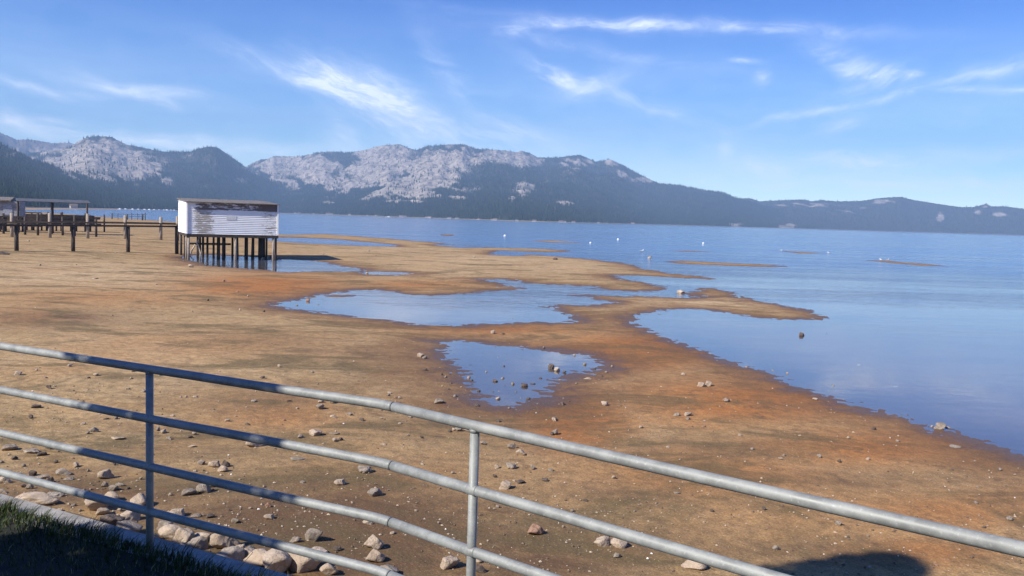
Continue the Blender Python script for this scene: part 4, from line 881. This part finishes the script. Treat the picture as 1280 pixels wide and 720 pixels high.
# boulders along the foot of the wall, and the larger stones: each with a label of its own
BIG = [
 (47, 628, 56, 'p', 'r', 'long low pale boulder lying beside the sunlit end of the concrete kerb', .42), (68, 622, 22, 'g', 'f', 'flat grey slab behind the long pale boulder by the kerb', .7),
 (138, 626, 24, 'p', 'r', 'half hidden pale rounded boulder under the lowest rail, left of the first post', .8), (121, 637, 31, 'p', 'r', 'pale cream boulder lying below the lowest rail midway to the first post', .7),
 (129, 644, 15, 'p', 'a', 'small pale stone leaning on the cream boulder left of the first post', 1), (172, 633, 25, 'p', 'r', 'pale smooth boulder half hidden behind the first railing post', .9),
 (163, 651, 23, 'p', 'r', 'pale egg shaped boulder just left of the first post, between lowest rail and kerb', .85), (140, 658, 30, 'd', 'r', 'shaded dark boulder against the kerb, left of the first post', .8),
 (161, 668, 32, 'g', 'r', 'grey shaded boulder touching the kerb by the foot of the first post', .8), (194, 676, 13, 'p', 'r', 'small pale cobble just right of the foot of the first post', .9),
 (206, 663, 18, 'g', 'a', 'grey wedge stone behind the big flat boulder right of the first post', .8), (219, 672, 42, 'p', 'r', 'largest pale boulder just right of the first post, flat topped', .75),
 (229, 681, 24, 'p', 'a', 'pale upright stone leaning in front of the flat topped boulder', 1.1), (226, 692, 20, 'g', 'r', 'grey cobble at the kerb below the upright pale stone', .8),
 (253, 677, 24, 'p', 'a', 'cream stone with a shadowed notch right of the flat topped boulder', .75), (247, 688, 25, 'g', 'r', 'grey rounded boulder resting on the kerb edge below the notched stone', .9),
 (281, 687, 32, 'p', 'a', 'squarish pale pink block standing upright under the lowest rail', 1.05), (300, 690, 13, 'p', 'a', 'narrow pale stone against the right side of the squarish pink block', 1.2),
 (312, 689, 14, 'g', 'f', 'small grey flat stone under the lowest rail right of the pink block', .8), (288, 703, 34, 'g', 'r', 'wide grey boulder against the kerb below the squarish pink block', .7),
 (311, 698, 20, 'p', 'r', 'round pale cobble between the wide grey boulder and the lowest rail', .9), (324, 707, 42, 'p', 'r', 'broad pale boulder low under the rail, left of the two golden ones', .7),
 (345, 716, 38, 'p', 'r', 'golden tan boulder cut by the bottom edge of the picture, with a grey end', .8), (379, 713, 46, 'p', 'r', 'big golden boulder with a dark right end at the bottom edge', .75),
 (411, 719, 22, 'p', 'r', 'golden cobble at the bottom edge right of the big golden boulder', .9),
 (221, 646, 18, 'p', 'a', 'pale peaked boulder touching the lowest rail right of the first post', .9), (244, 647, 14, 'g', 'f', 'low grey stone beside the peaked boulder at the lowest rail', .7), (263, 648, 10, 'd', 'a', 'small dark angular stone right of the low grey stone at the rail', .9), (294, 654, 10, 'g', 'a', 'small grey stone alone on dark soil above the squarish pink block', .8),
 (80, 594, 21, 'g', 'r', 'smooth rounded grey boulder with a flat stone at its right foot', .75), (86, 601, 13, 'g', 'f', 'small flat stone at the right foot of the smooth grey boulder', .6), (132, 599, 17, 'p', 'a', 'blocky pale rock near two broken grey stones, left of the first post', .95), (131, 609, 8, 'g', 'a', 'little grey stone below the blocky pale rock', 1),
 (142, 613, 12, 'g', 'a', 'lower of two broken grey stones right of the blocky pale rock', .8), (150, 608, 12, 'g', 'f', 'upper of two broken grey stones right of the blocky pale rock', .8),
 (52, 599, 20, 'g', 'f', 'flat grey rock above the lowest rail at the far left', .75), (41, 595, 10, 'd', 'a', 'dark pointed stone left of the flat grey rock', 1), (63, 604, 9, 'd', 'a', 'dark small stone at the right end of the flat grey rock', .9),
 (19, 594, 14, 'p', 'f', 'pale flat stone peeping over the lowest rail near the left edge', .7), (6, 604, 16, 'p', 'r', 'pale boulder under the lowest rail at the very left edge', .8), (4, 617, 11, 'g', 'r', 'grey cobble against the kerb at the very left edge', .8), (37, 612, 9, 'g', 'a', 'grey stone under the lowest rail above the long pale boulder', .9),
 (13, 563, 17, 'g', 'a', 'grey rough rock between the two lowest rails near the left edge', .8), (40, 566, 20, 'g', 'f', 'low broken grey rock right of the rough rock near the left edge', .65), (53, 570, 11, 'd', 'a', 'dark lump at the right end of the low broken rock', .8), (18, 575, 8, 'd', 'a', 'dark pebble below the rough rock near the left edge', .7), (64, 561, 13, 'd', 'a', 'dark stone touching the underside of the third rail at the left', .8),
 (236, 619, 18, 'g', 'a', 'low pointed grey rock, the left one of a touching angular pair', .8), (253.4, 616, 17, 'g', 'a', 'upright squarish grey rock, the right one of a touching angular pair', 1.25), (258, 609, 20, 'p', 'f', 'flat pale stone half hidden by the third rail, above the angular pair', .6),
 (267.5, 584, 14, 'p', 'a', 'rear left rock of a cluster of three right of the first post', 1.0), (278, 590, 13, 'p', 'r', 'front pale rock of the cluster of three right of the first post', .95), (281.6, 584, 11, 'd', 'a', 'dark rock at the right rear of the cluster of three', .9), (251.6, 581, 10, 'g', 'a', 'small grey rock just left of the cluster of three', .8),
 (317, 559, 18, 'p', 'a', 'cracked pale rock just under the second rail midway between the posts', .75), (372.5, 575, 19, 'g', 'f', 'low grey flat rock midway between the posts, above the third rail', .6), (394.5, 544, 16, 'p', 'r', 'rounded pinkish pale cobble above the bend of the second rail', .75),
 (335.5, 649, 12, 'p', 'a', 'bright cream stone on dark soil below the third rail', .85), (424, 606, 13, 'p', 'a', 'pointed pale rock right of centre between second and third rails', 1.1), (456, 591, 17, 'g', 'a', 'two-lobed grey rock just above the third rail near its joint', .7), (469, 620, 19, 'g', 'a', 'rough grey rock with a dark underside left of the third rail joint', .7),
 (392, 676, 21, 'g', 'a', 'jagged dark grey rock above the lowest rail where it leaves the shade', 1.0), (369, 679, 14, 'g', 'r', 'round grey stone left of the jagged dark grey rock', .9), (396, 692, 27, 'p', 'f', 'low flat pale rock just below the jagged dark grey rock', .5), (422, 689, 10, 'd', 'a', 'small dark stone right of the low flat pale rock', .8),
 (467, 686, 23, 'p', 'a', 'upper of two stacked-looking boulders left of the second post, rounded', .95), (469, 702.5, 23, 'p', 'a', 'lower pointed boulder of the pair left of the second post', .85), (461, 712, 18, 'p', 'f', 'flat pale stone at the bottom edge below the pointed boulder', .7), (460, 656, 13, 'p', 'r', 'pale stone half hidden by the third rail near its joint', .9), (486, 719, 24, 'g', 'r', 'grey boulder cut by the bottom edge left of the second post', .7),
 (562.5, 710, 24, 'p', 'a', 'knobbly pale rock at the bottom just left of the second post', 1.0), (669, 668, 20, 'r', 'a', 'pinkish pyramid shaped rock alone right of the second post', .85), (631, 611, 15, 'p', 'a', 'pale speckled rock touching the second rail right of the second post', .8), (639, 586, 13, 'g', 'a', 'grey rough rock above the second rail right of the second post', .75),
 (651, 569, 13, 'p', 'r', 'cream rounded rock below the top rail right of the second post', .8), (640, 561, 11, 'g', 'a', 'grey stone just up and left of the cream rounded rock', .8), (651, 604, 10, 'd', 'a', 'dark crumbly stone above the speckled rock at the second rail', .7), (681, 601.5, 9, 'd', 'a', 'small dark triangular stone right of the crumbly dark one', .7),
 (753, 682, 20, 'p', 'r', 'left of two rounded boulders side by side below the second rail', .8), (774, 684, 20, 'p', 'r', 'right of two rounded boulders side by side below the second rail', .75), (771, 697, 10, 'g', 'a', 'small grey stone below the two side by side boulders', .7),
 (868, 711, 31, 'p', 'r', 'big pale granite boulder alone at the bottom, left of the tree shadow', .7), (1048, 656.5, 9, 'g', 'a', 'small grey stone with a pale splinter above the tree shadow', .9), (970, 688, 9, 'g', 'a', 'small grey stone at the upper left rim of the tree shadow', .8),
 (597, 704, 11, 'p', 'r', 'small pale stone touching the right side of the second post', .8), (600, 716, 16, 'd', 'r', 'brown round stone at the bottom right beside the second post', .9),
 (1174.5, 535.5, 14, 'g', 'a', 'grey rock at the lake edge, largest on the right waterline', .7), (1184, 534.5, 8, 'p', 'f', 'pale flat stone touching the right side of the waterline rock', .6), (1194, 559, 14, 'g', 'f', 'low grey flat stone on wet sand right of the waterline rock', .5),
 (1001.5, 419.5, 8, 'd', 'a', 'dark lone rock standing out in the still lake water right of the sandbar', .9), (1120, 481, 7, 'p', 'f', 'pale flat stone alone in the still lake water at the right', .7), (851.5, 366.5, 10, 'p', 'r', 'bright white stone lying at the edge of the long sandbar', .55),
 (876, 483, 9, 'p', 'a', 'left stone of a close pale pair on the orange sand strip', .8), (885, 482.5, 9, 'p', 'a', 'right stone of a close pale pair on the orange sand strip', .9),
 (689, 460, 8, 'd', 'a', 'tall dark stone standing in the near puddle with a pale one beside it', 1.2), (696.5, 463.5, 8, 'p', 'a', 'pale block beside the tall dark stone in the near puddle', .8), (655.5, 483, 9, 'd', 'a', 'large brown stone standing in the middle of the near puddle', .8), (665.5, 480, 8, 'd', 'f', 'flat dark stone just right of the brown one in the near puddle', .6),
 (756, 507, 9, 'p', 'a', 'bright pale stone on orange sand right of the near puddle', 1.0), (734, 474, 10, 'p', 'f', 'low pale stone on mud at the right rim of the near puddle', .55), (549, 504, 12, 'g', 'a', 'grey rough rock on the mud left of the near puddle', .8), (526, 446, 9, 'p', 'r', 'pale rounded stone on sand left of the near puddle top', .8),
 (119, 348.5, 7, 'p', 'f', 'pale flat rock on the sand in front of the dark pier', .7), (238.5, 334, 7, 'p', 'r', 'pale stone on the sand at the near left corner of the boathouse', .7), (3, 318, 16, 'd', 'f', 'dark slab lying on the sand at the left edge before the pier', .5),
 (117, 540.5, 11, 'g', 'a', 'grey stone with a dark side between second and third rails', .8), (147, 549, 17, 'p', 'f', 'long low pale stone left of the first post between second and third rails', .6), (46, 510, 11, 'd', 'a', 'dark pointed stone just under the second rail at the left', .8), (240.6, 559, 10, 'p', 'f', 'pale wedge shaped stone right of the first post', .6),
 (400, 511, 10, 'g', 'r', 'round grey stone below the top rail between the posts', .85), (418, 543, 13, 'g', 'f', 'flat broken grey stone right of the rounded pinkish cobble', .5), (417, 522.5, 9, 'p', 'r', 'small pale stone below the round grey one at the top rail', .8), (399, 510.5, 4, 'g', 'a', None, .8),
]
for px_, py_, w, t, k, lab, hs in BIG:
    if lab is None: continue
    stone(px_, py_, w, t, k, lab, None, 'boulder' if w > 21 else 'rock' if w > 12 else 'stone', 'boulder' if w > 21 else 'rock' if w > 12 else 'stone', hsc=hs)
SMALL = {
 'a': ('small stone standing in or beside the shallow near puddle', 'stones in the near puddle', [(531, 448, 6), (531, 463, 6), (680, 435.5, 4), (705.5, 465.7, 5), (731, 456, 5.5), (744, 461, 3.5), (765, 458.7, 5), (757.5, 466, 5), (752.5, 471, 4), (749, 475, 4), (676, 473, 6), (628, 473, 6), (619, 476.5, 8), (631, 482, 3.5), (641, 480.5, 5), (598.5, 489, 5), (622.5, 499, 7), (660.5, 499, 5), (597, 508, 7), (636, 511, 4), (718, 444.5, 4), (661, 454, 3), (630, 458, 4), (564, 479.5, 4), (586, 472.5, 4), (590, 476, 4), (703, 506, 7), (623, 446, 3), (651, 447, 3), (608, 465, 3), (552, 469, 4), (557, 472, 4), (562, 468, 4), (560, 487, 4), (590, 480, 3), (700, 475, 4), (720, 480, 4), (645, 490, 3)]),
 'b': ('small stone on the tan sand to the left of the first railing post', 'small stones left of the first railing post', [(87, 458.6, 6), (22.5, 469, 8), (111, 473, 4), (166, 465, 4), (61, 486, 7), (68.5, 484, 4), (38.5, 523.5, 8), (104, 531.6, 7), (110, 543, 5), (133, 524.5, 7), (145, 524, 5), (120, 470, 6), (15, 522, 4), (164, 474, 5), (180, 490, 6), (160, 487, 6), (46, 464, 4), (57, 473, 4), (30, 584, 5), (95, 584, 8), (105, 570, 4), (70, 579, 5), (110, 616, 5), (104, 614, 4), (113, 613, 4), (2, 579, 5), (80, 618, 5), (100, 640, 6), (92, 634, 5), (150, 640, 6), (147, 646, 6), (75, 640, 7), (30, 610, 6), (143, 582, 4), (176, 600, 4), (160, 612, 5), (110, 590, 4)]),
 'c': ('small stone on the brown sand between the two railing posts', 'small stones between the railing posts', [(198, 538.6, 7), (205, 541.6, 8), (211, 550, 7), (215.6, 521, 7), (244, 497, 6), (317.5, 502.5, 7), (361.6, 502, 7), (284.7, 527, 6), (309, 531, 7), (238, 547.5, 6), (243, 544, 5), (349, 459, 5), (328, 473, 6), (375.6, 547.5, 7), (378, 604, 6.5), (287, 639, 7), (335, 635, 8), (244, 590, 5), (437, 519, 7), (452, 526, 6), (419, 552, 7), (426, 551, 6), (479, 556.5, 7), (528, 581, 6), (565.6, 592.5, 4), (513, 522, 8), (476.6, 523, 6), (569, 496, 5.5), (487, 492, 5), (486, 495, 4), (499, 498, 4), (495, 498, 5), (573, 539, 8), (562, 540, 5), (567, 538, 5), (584, 539, 7), (541, 519, 5), (490.5, 668, 5.5), (440, 630, 4), (360, 555, 4), (313, 637, 4), (421, 688, 6), (405, 494, 6), (416, 504, 8), (401, 503, 7), (371, 511, 4), (355, 526, 4), (226, 497, 4), (232, 497, 4), (295, 521, 4), (510, 545, 4), (500, 530, 4), (527, 548, 4), (213, 620, 5), (330, 610, 4), (300, 600, 4), (550, 612, 4), (548, 655, 4), (520, 640, 4), (200, 470, 4), (390, 466, 4)]),
 'd': ('small stone on the sand to the right of the second railing post', 'small stones right of the second railing post', [(621, 585.5, 7), (666, 587, 8), (688, 589, 6), (604, 555.6, 8), (693, 525.6, 9), (695, 543, 9), (690, 544, 5), (767, 599, 6), (731.6, 627, 6), (623, 527.5, 6), (618, 597, 5), (643, 602, 5), (622, 635, 5), (846, 617, 8), (1024, 572, 7), (860, 519.5, 9), (846, 520, 8), (860, 524, 6), (908, 502, 8), (1165, 533, 6), (854, 469, 6), (933, 459, 6), (907.5, 501.5, 8), (1019, 500, 6), (1092, 537, 5), (1122, 552, 5), (692.5, 526, 6), (835, 560, 5), (801, 535, 5), (940, 562, 5), (980, 570, 5), (976, 574, 6), (1050, 578, 6), (1085, 575, 5), (1250, 588, 6), (1190, 588, 4), (1222, 609, 4), (1262, 650, 8), (1220, 630, 5), (1060, 672, 5), (1170, 708, 6), (1085, 671, 4), (955, 638, 5), (890, 640, 5), (820, 630, 4), (793, 640, 4), (704, 660, 4), (715, 640, 4), (850, 575, 4), (925, 545, 4), (880, 534, 4), (1000, 545, 4), (1060, 548, 4), (1110, 590, 4), (1230, 660, 4), (1010, 622, 4)]),
 'e': ('small stone far out on the sand and water around the middle puddle', 'distant stones around the middle puddle', [(616, 417, 5), (629, 418, 4), (371, 382, 4), (397.5, 381, 3), (416, 385, 2.5), (459, 342, 3), (461, 314, 2.5), (470, 320, 3), (593, 322, 2.5), (404, 318, 2.5), (1042, 482, 4), (966, 463, 4), (1074, 455, 4), (984, 467, 3), (1033, 415, 4), (694, 324.5, 5), (812, 323, 5), (460, 362, 2), (280, 352, 3), (297, 365, 3), (145, 316, 3), (36, 302, 3), (240, 390, 3), (300, 388, 3), (310, 371, 2.5), (195, 356, 3), (260, 376, 3), (140, 395, 3), (45, 385, 3), (50, 332, 3), (95, 331, 3), (330, 390, 3), (640, 398, 2.5)]),
}
for key, (lab, grp, lst) in SMALL.items():
    for px_, py_, w in lst:
        t = random.choices('pgdr', (5, 4, 2.2, .7))[0]
        if key == 'a': t = random.choice('pgdd')
        stone(px_, py_, w*(.88 if key == 'a' else 1.05), t, random.choice('aaarf'), lab, grp, 'stone', 'small_stone', hsc=random.uniform(.6, .95), rz=random.uniform(0, 6.28))
ro = stone(385, 376.5, 5, 'r', 'a', 'rusty red lump standing in the left end of the middle puddle', None, 'stone', 'stone')
# heap of cobbles round the right front stilt of the boathouse
for x, y, w in ((332, 323.5, 4), (336, 324.2, 5), (341, 324.6, 5), (346, 323.8, 4), (328, 324.5, 4), (350, 323.2, 4), (339, 322.6, 4)):
    stone(x, y, w, random.choice('pg'), 'r', 'pale cobble heaped round the right front stilt of the boathouse', 'cobbles at the boathouse stilt', 'stone', 'cobble')
# pebbles and shell bits too many to count
def pebbles():
    rg = np.random.default_rng(5); n = 9500
    X_ = rg.uniform(-20, 1290, n); Y_ = 420 + 300*rg.uniform(0, 1, n)**.8
    pts = np.array([at(a, b, .2) for a, b in zip(X_, Y_)]); cl = fbm(pts[:, 0]*.5, pts[:, 1]*.5, 3, seed=61) + .6*np.exp(-np.clip(fence_off(pts[:, :2]), 0, 99)/5)
    ok = (cl + rg.uniform(-.4, .4, n) > .12) & (fence_off(pts[:, :2]) > .5); pts = pts[ok]
    z, s = ground(pts[:, :2], True); ok = s > -.6; pts = pts[ok]; z = np.maximum(z[ok], -.01); n = len(pts)
    r = .004 + .014*rg.uniform(0, 1, n)**3; r = r*(1+pts[:, 1]/30)
    dirs = np.array([(1, 0, 0), (-1, 0, 0), (0, 1, 0), (0, -1, 0), (0, 0, 1), (0, 0, -1)], float)
    tri = np.array([(0, 2, 4), (2, 1, 4), (1, 3, 4), (3, 0, 4), (2, 0, 5), (1, 2, 5), (3, 1, 5), (0, 3, 5)])
    an = rg.uniform(0, 6.28, n); ca, sa = np.cos(an), np.sin(an)
    Q = dirs[None]*r[:, None, None]*rg.uniform(.6, 1.3, (n, 6, 1)); Q[:, :, 2] *= .7
    Q = np.stack([Q[..., 0]*ca[:, None]-Q[..., 1]*sa[:, None], Q[..., 0]*sa[:, None]+Q[..., 1]*ca[:, None], Q[..., 2]], 2)
    Vp = (Q + np.column_stack([pts[:, :2], z+r*.3])[:, None]).reshape(-1, 3)
    m, nt, p, geo, tc = material('pebble_bits'); v = nt.attr('tone')
    c = nt.mix(nt.ramp(v, .3, .8), (.13, .09, .06), (.42, .34, .26)); c = nt.mix(nt.ramp(v, .988, .994), c, (.78, .74, .68)); nt.set(p, 'Base Color', c); p.inputs['Roughness'].default_value = .9
    o = link('pebbles', mesh_np('pebbles', Vp, ((np.arange(n)*6)[:, None, None]+tri[None]).reshape(-1, 3), False, {'tone': np.repeat(rg.uniform(0, 1, n), 6)}), m)
    tag(o, 'scattered tiny pebbles and shell bits on the brown sand', 'pebbles', kind='stuff')
pebbles()

# ------------------------------------------------------------------ buoys, gulls, boats and lakeside houses
WHITE = simple('white_plastic', (.80, .80, .78), .5, 0, .04, 3)
GREYB = simple('gull_grey', (.33, .34, .36), .7); ORNG = simple('orange_bill', (.6, .25, .04), .6); BLUEB = simple('blue_band', (.04, .09, .25), .5)
def buoy(px_, py_, w, lab):
    q = at(px_, py_, 0); r = w/F*q[1]/2*.82
    t = empty('mooring_buoy', (q[0], q[1], 0)); tag(t, lab, 'buoy')
    bm = MB(); bmesh.ops.create_uvsphere(bm.bm, u_segments=14, v_segments=10, radius=r, matrix=Matrix.Translation((0, 0, r*.55)))
    for f in bm.bm.faces: f.smooth = True
    bm.build('float', WHITE, t)
    MB().tube([(0, 0, r*1.4), (0, 0, r*1.75)], r*.18, 8).build('eye_post', GREYB, t)
    MB().tube([(0, 0, r*.28), (0, 0, r*.42)], r*1.0, 14).build('band', BLUEB, t)
buoy(631, 295.6, 3.6, 'white mooring buoy straight out beyond the near end of the sand, leftmost of the buoys')
buoy(738, 304.3, 3.0, 'white mooring buoy left of the floating pair, nearest the thin sandbar')
buoy(772.5, 300.2, 3.4, 'white mooring buoy with a dark streak of drift on its right')
buoy(879, 305, 3.2, 'white mooring buoy alone above the longest thin sandbar')
def gull(px_, py_, w, lab, rz=0.0, zoff=0.0):
    q = at(px_, py_, 0); s = w/F*q[1]
    z0 = max(gz(q[0], q[1]), -.02)
    t = empty('gull', (q[0], q[1], z0), rz); tag(t, lab, 'gull')
    MB().tube([(-.52*s, 0, .30*s), (-.36*s, 0, .31*s), (-.12*s, 0, .33*s), (.14*s, 0, .36*s), (.28*s, 0, .42*s), (.34*s, 0, .52*s), (.40*s, 0, .57*s), (.47*s, 0, .57*s), (.52*s, 0, .555*s)], [.01*s, .06*s, .14*s, .155*s, .11*s, .075*s, .085*s, .06*s, .01*s], 12).build('body', WHITE, t)
    for sg in (-1, 1):
        MB().tube([(.14*s, sg*.11*s, .40*s), (-.1*s, sg*.14*s, .40*s), (-.38*s, sg*.06*s, .36*s), (-.6*s, sg*.01*s, .34*s)], [.03*s, .07*s, .05*s, .008*s], 8).build('wing', GREYB, t)
        MB().tube([(.02*s, sg*.05*s, .25*s), (.03*s, sg*.05*s, .12*s), (.02*s, sg*.05*s, -.02*s)], .014*s, 6).build('leg', ORNG, t)
    MB().tube([(.50*s, 0, .556*s), (.58*s, 0, .545*s), (.63*s, 0, .53*s)], [.026*s, .02*s, .005*s], 6).build('beak', ORNG, t)
gull(802, 315.4, 6, 'white and grey gull standing in shallow water left of the longest thin sandbar', .3)
gull(976, 314.4, 4, 'gull at the left end of the faint sand streak far out', .2)
gull(1036, 317, 4, 'gull at the right end of the faint sand streak far out', 2.8)
gull(1101.5, 326.3, 5, 'left of two gulls standing together on the far right sandbar', 2.9)
gull(1109, 326.5, 5, 'right of two gulls standing together on the far right sandbar', .4)
def boat(px_, d, L, lab, group=None, rz=0.0):
    q = at_depth(px_, hor(px_), d); t = empty('motor_boat', (q[0], q[1], 0), rz); tag(t, lab, 'boat', group)
    x0, w = L/2, L*.17
    vs = [(-x0, -w, .9), (-x0, w, .9), (x0*.5, w, 1.0), (x0, 0, 1.25), (x0*.5, -w, 1.0), (-x0, -w*.7, -.15), (-x0, w*.7, -.15), (x0*.45, w*.6, -.15), (x0*.85, 0, -.1), (x0*.45, -w*.6, -.15)]
    MB().poly(vs, [(0, 4, 3, 2, 1), (5, 6, 7, 8, 9), (0, 1, 6, 5), (1, 2, 7, 6), (2, 3, 8, 7), (3, 4, 9, 8), (4, 0, 5, 9)]).build('hull', WHITE, t)
    MB().poly([(-L*.22, -w*.7, 1), (L*.16, -w*.7, 1), (L*.16, w*.7, 1), (-L*.22, w*.7, 1), (-L*.2, -w*.6, 2.3), (L*.06, -w*.6, 2.3), (L*.06, w*.6, 2.3), (-L*.2, w*.6, 2.3)], [(0, 1, 5, 4), (1, 2, 6, 5), (2, 3, 7, 6), (3, 0, 4, 7), (4, 5, 6, 7)]).build('cabin', WHITE, t)
boat(486, 1700, 12, 'white motor boat out on the water near the far wooded shore', rz=.3)
for px_ in (150, 157, 166, 173, 181, 187, 193, 199, 205, 209, 214, 218):
    d = np.interp(px_, [p for p, _ in shore_depth], [q for _, q in shore_depth])*.975
    boat(px_, d, random.uniform(8, 13), 'small white boat in the row along the far beach left of the boathouse', 'boats along the far beach', random.uniform(-.5, .5))
ROOFS = simple('brown_house_roof', (.16, .11, .09), .9); HWALL = simple('pale_house_wall', (.42, .40, .37), .8, 0, .2)
def house(px_, d, L, lab, group, h=3.6):
    q = at_depth(px_, hor(px_), d); t = empty('lake_house', (q[0], q[1], .0), -math.atan2(q[0], q[1])+random.uniform(-.3, .3)); tag(t, lab, 'house', group)
    MB().box((0, 0, h/2), (L, L*.7, h)).build('wall', HWALL, t)
    MB().poly([(-L*.55, -L*.42, h), (L*.55, -L*.42, h), (L*.55, L*.42, h), (-L*.55, L*.42, h), (-L*.55, 0, h+L*.28), (L*.55, 0, h+L*.28)], [(0, 1, 5, 4), (2, 3, 4, 5), (1, 2, 5), (3, 0, 4), (3, 2, 1, 0)]).build('roof', ROOFS, t)
rh = random.Random(4)
for px_ in (369, 374, 392, 410, 414, 437, 459, 470, 501, 506, 533, 537, 562, 571, 598, 615, 619, 646, 668, 701, 706, 717, 748, 791):
    d = np.interp(px_, [p for p, _ in shore_depth], [q for _, q in shore_depth])
    house(px_, d+6, rh.uniform(4, 11)*d/2400, 'tiny pale house on the far wooded shoreline across the lake', 'houses on the far shoreline', rh.uniform(1.8, 3)*d/2400)
q = at_depth(92, hor(92), 1240); house(92, 1230, 9, 'small white house alone on the far beach, seen under the shelter roof', None, 4.2)
